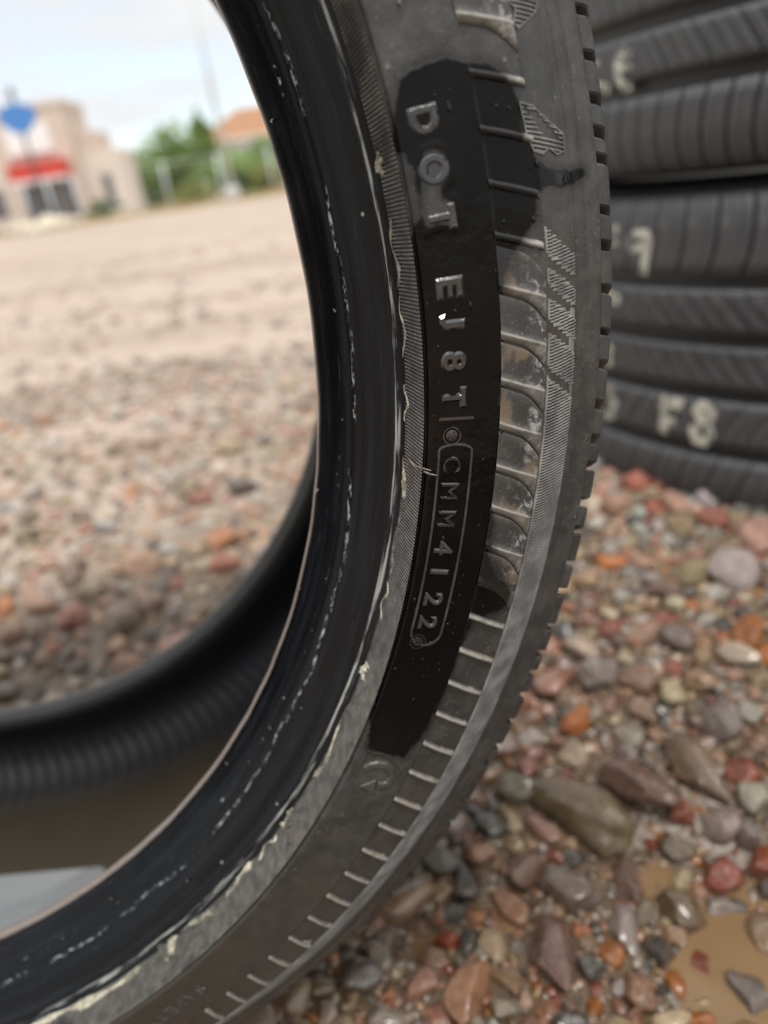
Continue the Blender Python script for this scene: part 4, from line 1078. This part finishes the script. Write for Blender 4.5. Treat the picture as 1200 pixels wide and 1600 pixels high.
def lying_tyre(z0, z1, ribs, label, seed, facing):
    """ribs: list of (z low, z high, pitch deg, slant, curve, sipes) in mm above the lot"""
    root = empty('stacked_tyre', Matrix.Translation((STACK[0], STACK[1], z0 * MM)))
    tag(root, label, 'tyre', 'tyres lying flat in the stack')
    H = z1 - z0; mid = H / 2
    half = [(232, mid - 100), (228, mid - 92)]
    prof = [(226, 40), (232, 24), (244, 6), (262, 0.5), (284, 3), (300, 7.5), (307, 12.5), (310, 17), (311.5, 26), (312, 40), (312, mid)]
    full = prof + [(r, H - z) for r, z in prof[::-1][1:]]
    inner = [(228, 46), (240, 30), (262, 12), (284, 14), (298, 26), (301, 44), (301, mid)]
    P2, A2 = crom(full, 70); th_ = np.radians(np.arange(0, 360, 2.0))
    def rv(name, P, mat, flip):
        v = np.array([[r * math.cos(a) * MM, r * math.sin(a) * MM, z * MM] for a in th_ for r, z in P]); n, k = len(th_), len(P)
        i = np.arange(n * k).reshape(n, k); i = np.vstack([i, i[:1]])
        q = np.stack([i[:-1, :-1], i[1:, :-1], i[1:, 1:], i[:-1, 1:]], -1).reshape(-1, 4)
        return link(name, mesh_from(name, v, q[:, ::-1] if flip else q), mat, root)
    rv('carcass', P2, STKG, False)
    ii = inner + [(r, H - z) for r, z in inner[::-1][1:]]
    P3, A3 = crom([(226, 40)] + ii + [(226, H - 40)], 40); rv('inner_liner', P3, TREADF, True)
    rest = MB()
    for (zl, zh, pitch_, slant, curve, sipes, gapd) in ribs:
        me = MB(); nsub = sipes + 1; w = (pitch_ - gapd) / nsub
        for s in range(nsub):
            a0 = s * w + 0.035; a1 = (s + 1) * w - 0.035
            me.add(*slat(zl, zh, a0, a1, slant, curve, z0, z1))
        blk = me.mesh('tread_block', True)
        blk.materials.append(STK); count = int(360 / pitch_)
        for k in range(count):
            a = 360.0 * k / count; ang = (a + pitch_ / 2 - facing + 180) % 360 - 180
            if abs(ang) < 62: link('tread_block', blk, None, root, Matrix.Rotation(RAD(a), 4, 'Z'))
            else:
                M_ = Matrix.Rotation(RAD(a), 3, 'Z'); rest.add([M_ @ Vector(p) for p in me.v], me.f)
    link('tread_block_row', rest.mesh('tread_block_row', True), STK, root, None, 'stuff')
    return root
FACE = math.degrees(math.atan2(-STACK[1], -STACK[0]))
low = lying_tyre(42, 290, [(44, 93, 4.3, 1.6, 0.0, 1, 0.18), (104, 138, 3.6, 1.7, 0.2, 0, 0.10), (148.5, 178.5, 5.0, -1.9, 0.3, 1, 0.10), (189, 219, 5.2, -2.2, 0.4, 1, 0.10), (229, 281, 4.3, 0.3, -0.9, 2, 0.42)],
                 'lower of two flat stacked tyres, with F8 painted on its tread', 1, FACE)
up_ = lying_tyre(292, 540, [(298, 348, 3.1, 0.25, 0.5, 1, 0.45), (359, 386, 5.6, -1.6, 0.0, 2, 0.22), (396.5, 435, 5.0, -1.0, 0, 1, 0.2), (446, 474, 5.0, 1.4, 0, 1, 0.2), (484, 531, 3.1, 0.25, 0.5, 1, 0.45)],
                 'upper flat stacked tyre resting on the one painted F8', 2, FACE)
# hand-painted marks on the treads
def on_stack(x, y):
    dv = W @ np.array([(x - 600) / 1150, (y - 800) / 1150, 1.0]); cx, cy = STACK
    a_ = dv[0] ** 2 + dv[1] ** 2; b_ = -2 * (dv[0] * cx + dv[1] * cy); c_ = cx * cx + cy * cy - (RT * MM) ** 2
    k = (-b_ - math.sqrt(max(0, b_ * b_ - 4 * a_ * c_))) / 2 / a_; p = dv * k
    return math.atan2(p[1] - cy, p[0] - cx), p[2] + CAMH
def stroke(pts, wpx, root, z0, name='painted_mark', z1=None):
    P = []
    for (x0, y0), (x1, y1) in zip(pts[:-1], pts[1:]):
        for k in range(6): P.append((x0 + (x1 - x0) * k / 6, y0 + (y1 - y0) * k / 6))
    P.append(pts[-1]); Q = [on_stack(*p) for p in P]; n = len(Q); v = []; f = []
    wm_ = wpx / 1150 * 0.56
    for i, (a, z) in enumerate(Q):
        p0, p1 = Q[max(0, i - 1)], Q[min(n - 1, i + 1)]; dx, dz = (p1[0] - p0[0]) * RT * MM, p1[1] - p0[1]; L = math.hypot(dx, dz) + 1e-9
        nx_, nz_ = -dz / L, dx / L; ww = wm_ * (0.8 + 0.35 * rnd.random())
        for s, lf in ((-0.5, 0.05), (-0.3, 0.22), (0.3, 0.22), (0.5, 0.05)):
            zz = z + nz_ * s * ww; th = a + nx_ * s * ww / (RT * MM)
            r = (tread_r(zz * 1000, z0, z0 + 248) + lf) * MM
            v.append((r * math.cos(th), r * math.sin(th), zz - z0 * MM))
    for i in range(n - 1):
        for j in range(3): f.append((i * 4 + j, i * 4 + j + 1, (i + 1) * 4 + j + 1, (i + 1) * 4 + j))
    return link(name, mesh_from(name, v, f), CHALK, root)
stroke([(986, 86), (974, 82), (964, 96), (964, 116), (969, 130), (978, 138), (987, 134)], 13, up_, 292)
stroke([(966, 109), (986, 106)], 12, up_, 292)
stroke([(930, 132), (952, 140)], 12, up_, 292)
stroke([(928, 100), (938, 96)], 9, up_, 292)
stroke([(1014, 364), (992, 366), (979, 380), (988, 390), (1012, 383), (1013, 366)], 12, low, 42)
stroke([(1013, 372), (1008, 400), (1005, 428)], 16, low, 42)
stroke([(961, 352), (960, 384)], 12, low, 42); stroke([(944, 462), (968, 470)], 20, low, 42); stroke([(953, 538), (951, 572)], 14, low, 42)
stroke([(1034, 626), (1068, 634)], 20, low, 42); stroke([(1037, 628), (1037, 655), (1036, 676)], 17, low, 42); stroke([(1038, 656), (1055, 660)], 14, low, 42)
stroke([(1112, 640), (1098, 632), (1086, 642), (1097, 656), (1112, 650), (1112, 640)], 15, low, 42)
stroke([(1098, 656), (1082, 672), (1086, 688), (1102, 692), (1111, 678), (1100, 658)], 15, low, 42)
stroke([(958, 600), (949, 612), (960, 628), (958, 648), (944, 650)], 17, low, 42)

# ------------------------------------------------------------------ the far side of the lot
stucco = simple('beige_stucco', (0.54, 0.45, 0.38), 0.9, 0.12, 0.8, bump=0.2); stucco2 = simple('pale_stucco', (0.60, 0.53, 0.46), 0.9, 0.1, 0.8)
red = simple('red_canopy', (0.48, 0.05, 0.035), 0.6); white = simple('white_panel', (0.72, 0.72, 0.72), 0.6, 0.05); glass = simple('dark_glass', (0.10, 0.10, 0.11), 0.15, 0.3, 2)
galv = simple('galvanised_steel', (0.52, 0.54, 0.55), 0.5, 0.1, 3, 0.3); blue = simple('blue_sign', (0.06, 0.20, 0.50), 0.5, 0.1); darkm = simple('dark_metal', (0.05, 0.05, 0.055), 0.5)
terra = simple('orange_roof', (0.58, 0.33, 0.20), 0.8, 0.15, 3); frame_m = simple('window_frame', (0.35, 0.33, 0.30), 0.6)
def part(root, name, fill, mat, smooth=False, parent=None):
    mb = MB(); fill(mb); return link(name, mb.mesh(name, smooth), mat, parent or root)

bx, by = at(95, 348, 40)[:2]
sh = empty('shop_building', Matrix.Translation((bx, 40, 0.0)))
tag(sh, 'beige stucco shop with white sign panel and red canopy across the lot', 'building')
part(sh, 'wall', lambda q: (q.box(-1.95, 1.55, 0, 3.5, -0.2, 5.1)), stucco)
part(sh, 'parapet', lambda q: (q.box(-2.02, 1.62, -0.07, 3.55, 5.1, 5.35)), stucco2)
part(sh, 'side_wing', lambda q: (q.box(1.55, 3.5, 0.9, 3.5, -0.2, 3.0)), stucco2)
part(sh, 'stair_block', lambda q: q.prism([(1.55, 3.0), (2.6, 3.0), (2.6, 3.9), (1.55, 3.9)], 1.0, 3.4), stucco)
part(sh, 'left_wing', lambda q: (q.box(-7.5, -1.95, 0.6, 3.5, -0.2, 4.3)), stucco2)
part(sh, 'sign_panel', lambda q: q.box(-1.35, 0.75, -0.16, -0.003, 3.25, 4.45), white)
cn2 = part(sh, 'canopy', lambda q: q.prism([(-1.45, 2.05), (1.25, 2.05), (1.25, 2.85), (-1.45, 2.85)], -0.9, -0.004), red)
part(sh, 'canopy_edge', lambda q: q.box(-1.47, 1.27, -0.95, -0.9, 2.0, 2.12), white, parent=cn2)
for i in range(3):
    x0 = -1.35 + i * 0.88
    w_ = part(sh, 'shop_window', lambda q: q.box(x0, x0 + 0.82, -0.05, -0.003, 0.12, 1.95), frame_m)
    part(sh, 'pane', lambda q: q.box(x0 + 0.06, x0 + 0.76, -0.075, -0.052, 0.2, 1.88), glass, parent=w_)
for i in range(2):
    x0 = -4.9 + i * 1.5
    w_ = part(sh, 'shop_window', lambda q: q.box(x0, x0 + 0.9, 0.54, 0.597, 0.7, 2.0), frame_m)
    part(sh, 'pane', lambda q: q.box(x0 + 0.06, x0 + 0.84, 0.51, 0.538, 0.76, 1.94), glass, parent=w_)
w_ = part(sh, 'shop_window', lambda q: q.box(2.3, 2.8, 0.84, 0.897, 0.5, 2.0), frame_m)
part(sh, 'pane', lambda q: q.box(2.36, 2.74, 0.81, 0.838, 0.56, 1.94), glass, parent=w_)

hx = at(395, 262, 72)[0]
hs = empty('orange_roofed_house', Matrix.Translation((hx, 72, 0)))
tag(hs, 'white walled house with an orange roof beyond the trees', 'building')
part(hs, 'wall', lambda q: q.box(-4.2, 7, 0, 7, -0.2, 4.3), white)
rf = part(hs, 'roof', lambda q: q.prism([(-4.8, 4.3), (7.5, 4.3), (3.2, 6.5), (-0.4, 6.5)], -0.5, 7.5), terra)
part(hs, 'fascia', lambda q: q.box(-4.85, 7.55, -0.56, -0.503, 4.2, 4.4), white)
for i in range(3):
    x0 = -3.2 + i * 3
    w_ = part(hs, 'window', lambda q: q.box(x0, x0 + 1.2, -0.05, -0.003, 1.6, 3.0), frame_m); part(hs, 'pane', lambda q: q.box(x0 + 0.08, x0 + 1.12, -0.08, -0.052, 1.68, 2.92), glass, parent=w_)

def leaf_mesh(n, rx, ry, rz, seed, leaf, holes=0.0):
    r = np.random.RandomState(seed); cl = []
    nb = 26
    cen = r.normal(size=(nb, 3)); cen /= np.linalg.norm(cen, axis=1)[:, None]; cen *= (r.rand(nb, 1) ** 0.5) * 0.82; rad = r.uniform(0.18, 0.38, nb)
    k = r.randint(0, nb, n); d = r.normal(size=(n, 3)); d /= np.linalg.norm(d, axis=1)[:, None]
    p = (cen[k] + d * (rad[k] * r.rand(n) ** 0.4)[:, None]) * np.array([rx, ry, rz])
    u = r.normal(size=(n, 3)); u /= np.linalg.norm(u, axis=1)[:, None]; w = np.cross(u, r.normal(size=(n, 3))); w /= np.linalg.norm(w, axis=1)[:, None]
    s = leaf * r.uniform(0.6, 1.3, (n, 1)); u, w = u * s, w * s * 0.6
    v = np.stack([p - u, p + w, p + u, p - w], 1).reshape(-1, 3); f = np.arange(4 * n).reshape(n, 4)
    return mesh_from('crown', v, f, False)
def leafmat(name, c):
    m, t, b = material(name); g = NT(t); co = g.coord('Object'); n = g.noise(co, 2.2, 4); n2 = g.noise(co, 14, 3)
    g.put(b, 'Base Color', g.mix(n2, tuple(x * 0.55 for x in c), g.mix(n, tuple(x * 0.9 for x in c), tuple(min(1, x * 1.7) for x in c)))); b.inputs['Roughness'].default_value = 0.55
    b.inputs['Transmission Weight'].default_value = 0.0; return m
LG = leafmat('fresh_leaves', (0.23, 0.34, 0.10)); DG = leafmat('dull_leaves', (0.20, 0.26, 0.12)); SG = leafmat('sage_leaves', (0.15, 0.20, 0.11)); YG = leafmat('yellow_green_leaves', (0.22, 0.24, 0.05))
bark = simple('bark', (0.10, 0.075, 0.05), 0.9, 0.3, 10)
def tree(px, Y, rx, rz, zc, mat, seed, label, n=2600, cat='tree', leaf=0.16):
    x = at(px, 310, Y)[0]
    ro = empty('tree' if cat == 'tree' else 'shrub', Matrix.Translation((x, Y, 0))); tag(ro, label, cat, 'trees and shrubs beyond the lot')
    def tr(q):
        q.tube((0, 0, -0.2), (0.1, 0, zc * 0.7), 0.09 * rz, 0.05 * rz, 8)
        for k in range(5):
            a = k * 1.3 + seed; q.tube((0.1, 0, zc * (0.5 + 0.05 * k)), (rx * 0.6 * math.cos(a), rx * 0.6 * math.sin(a), zc + rz * 0.3 * math.sin(k)), 0.035 * rz, 0.012 * rz, 6)
    part(ro, 'trunk', tr, bark, True)
    link('crown', leaf_mesh(n, rx, rx * 0.8, rz, seed, leaf), mat, ro, Matrix.Translation((0, 0, zc)))
tree(312, 58, 4.0, 2.6, 2.9, LG, 1, 'tallest bright green tree between the two buildings', 5200)
tree(262, 60, 3.6, 2.3, 2.0, LG, 2, 'mid height green tree left of the tallest tree', 4200)
tree(215, 62, 2.9, 1.9, 1.6, DG, 3, 'dull green tree nearest to the beige shop', 3400)
tree(380, 50, 2.9, 1.6, 1.2, LG, 4, 'green tree below the orange roofed house', 3400)
tree(338, 54, 0.8, 2.4, 3.2, LG, 8, 'slender taller tree beside the lamp post', 2400)
tree(160, 36, 0.95, 0.42, 0.42, SG, 5, 'low sage green shrub in front of the shop corner', 1500, 'shrub', 0.08)
tree(425, 44, 1.5, 0.9, 0.7, YG, 6, 'yellowish shrub beside the tyre under the house', 2400, 'shrub', 0.1)
tree(235, 45, 0.6, 0.5, 0.5, SG, 7, 'small pale green shrub beside the fence post', 1200, 'shrub', 0.07)
tree(300, 47, 2.2, 0.6, 0.5, YG, 9, 'low yellow green shrub at the foot of the tallest tree', 2600, 'shrub', 0.1)

tree(402, 66, 2.6, 1.7, 1.5, DG, 11, 'dull green tree half hidden by the standing tyre', 3200)
tree(246, 70, 2.6, 1.5, 1.6, LG, 12, 'farthest green tree in the gap right of the shop', 3000)
tree(196, 57, 1.8, 1.3, 1.3, LG, 13, 'bright green tree against the right end of the shop', 2600)
tree(440, 58, 2.6, 1.9, 1.7, LG, 14, 'green tree at the very edge of the tyre opening', 2600)
# dry verge grass along the far edge of the lot
r = np.random.RandomState(5); n = 9000; gxv = r.uniform(-20, 6, n); gyv = r.uniform(26, 48, n); gzv = gh(gxv, gyv); hgt_ = r.uniform(0.06, 0.26, n) * (0.6 + 0.4 * np.sin(gxv * 2))
dx = r.normal(0, 0.05, n); v = np.stack([np.stack([gxv - 0.03, gyv, gzv - 0.02], 1), np.stack([gxv + 0.03, gyv, gzv - 0.02], 1), np.stack([gxv + dx, gyv + dx, gzv + hgt_], 1)], 1).reshape(-1, 3)
gr = link('verge_grass', mesh_from('verge_grass', v, np.arange(3 * n).reshape(n, 3), False), leafmat('dry_grass', (0.34, 0.26, 0.10)), kind='stuff')
gr['label'] = 'dry yellow grass along the far edge of the lot'; gr['category'] = 'grass'

# pale boulders before the shop
for i, (px, Y, s) in enumerate(((22, 27, 0.25), (42, 26, 0.36), (64, 27, 0.30), (84, 26.5, 0.42), (104, 27.5, 0.34), (122, 28, 0.26), (74, 25, 0.22), (52, 25, 0.20))):
    x = at(px, 360, Y)[0]; v, f = stone_shape(3, 900 + i, 0.7)
    o = link('boulder', mesh_from('boulder', v * np.array([s * 1.25, s, s * 0.7]), f), simple('pale_boulder', (0.55, 0.49, 0.38), 0.9, 0.2, 3) if i == 0 else bpy.data.materials['pale_boulder'], None, Matrix.Translation((x, Y, float(gh(x, Y)) + s * 0.35)))
    tag(o, 'pale boulder in the low heap before the beige shop', 'boulder', 'boulders before the shop')

lx = at(362, 290, 35)[0]
lp = empty('lamp_post', Matrix.Translation((lx, 35, 0))); tag(lp, 'tall grey lamp post standing before the green trees', 'lamp post')
part(lp, 'pole', lambda q: q.tube((0, 0, 0), (0, 0, 10.5), 0.10, 0.07, 14), galv, True)
part(lp, 'base', lambda q: q.tube((0, 0, -0.2), (0, 0, 0.55), 0.28, 0.26, 14), simple('concrete', (0.45, 0.44, 0.42)), True)
part(lp, 'arm', lambda q: q.tube((0, 0, 10.3), (1.6, 0, 10.7), 0.06, 0.05, 8), galv, True)
part(lp, 'lamp_head', lambda q: q.box(1.4, 2.2, -0.16, 0.16, 10.62, 10.76), darkm)
sx_ = at(46, 240, 30)[0]
sg = empty('blue_sign', Matrix.Translation((sx_, 30, 0))); tag(sg, 'blue roadside sign on a post in front of the beige shop', 'sign')
part(sg, 'post', lambda q: q.tube((0, 0, -0.2), (0, 0, 4.35), 0.06, 0.06, 10), darkm, True)
part(sg, 'sign_face', lambda q: q.prism([(-0.62, 3.55), (-0.2, 3.2), (0.25, 3.2), (0.66, 3.6), (0.66, 3.95), (0.2, 4.1), (-0.25, 4.1), (-0.62, 3.9)], -0.16, -0.062), blue)
part(sg, 'cap', lambda q: q.tube((0, 0, 4.35), (0, 0, 4.6), 0.12, 0.08, 10), darkm, True)
FX = [(-14.2, 34), (-11.6, 34), (-9.0, 34.0), (-6.7, 34), (-2.0, 34)]
fx_ = [at(p, 300, 33)[0] for p in (35, 75, 118, 262, 350, 430)]
fe = empty('wire_fence', Matrix.Translation((fx_[0], 33, 0))); tag(fe, 'wire fence with pale round posts along the far edge of the lot', 'fence')
for x in fx_: part(fe, 'post', lambda q: q.tube((x - fx_[0], 0, -0.3), (x - fx_[0], 0, 1.75), 0.045, 0.045, 10), galv, True)
for z in (0.3, 0.8, 1.3, 1.7): part(fe, 'rail' if z > 1.6 else 'wire', lambda q: q.tube((0, 0, z), (fx_[-1] - fx_[0], 0, z), 0.016 if z > 1.6 else 0.006, None, 6), galv, True)

# sprig of green by the puddle
gxs, gys, gzs = pix_ground(1140, 1462)
sp = empty('seedling', Matrix.Translation((gxs, gys, gzs))); tag(sp, 'tiny bright green seedling beside the puddle', 'plant')
for k in range(5):
    a = k * 1.26
    part(sp, 'leaf', lambda q: q.add([(0, 0, 0), (0.0022 * math.cos(a + 0.7), 0.0022 * math.sin(a + 0.7), 0.003), (0.005 * math.cos(a), 0.005 * math.sin(a), 0.0045), (0.0022 * math.cos(a - 0.7), 0.0022 * math.sin(a - 0.7), 0.003)], [(0, 1, 2, 3)]), LG)
part(sp, 'stem', lambda q: q.tube((0, 0, -0.004), (0, 0, 0.003), 0.0006, 0.0005, 6), LG)
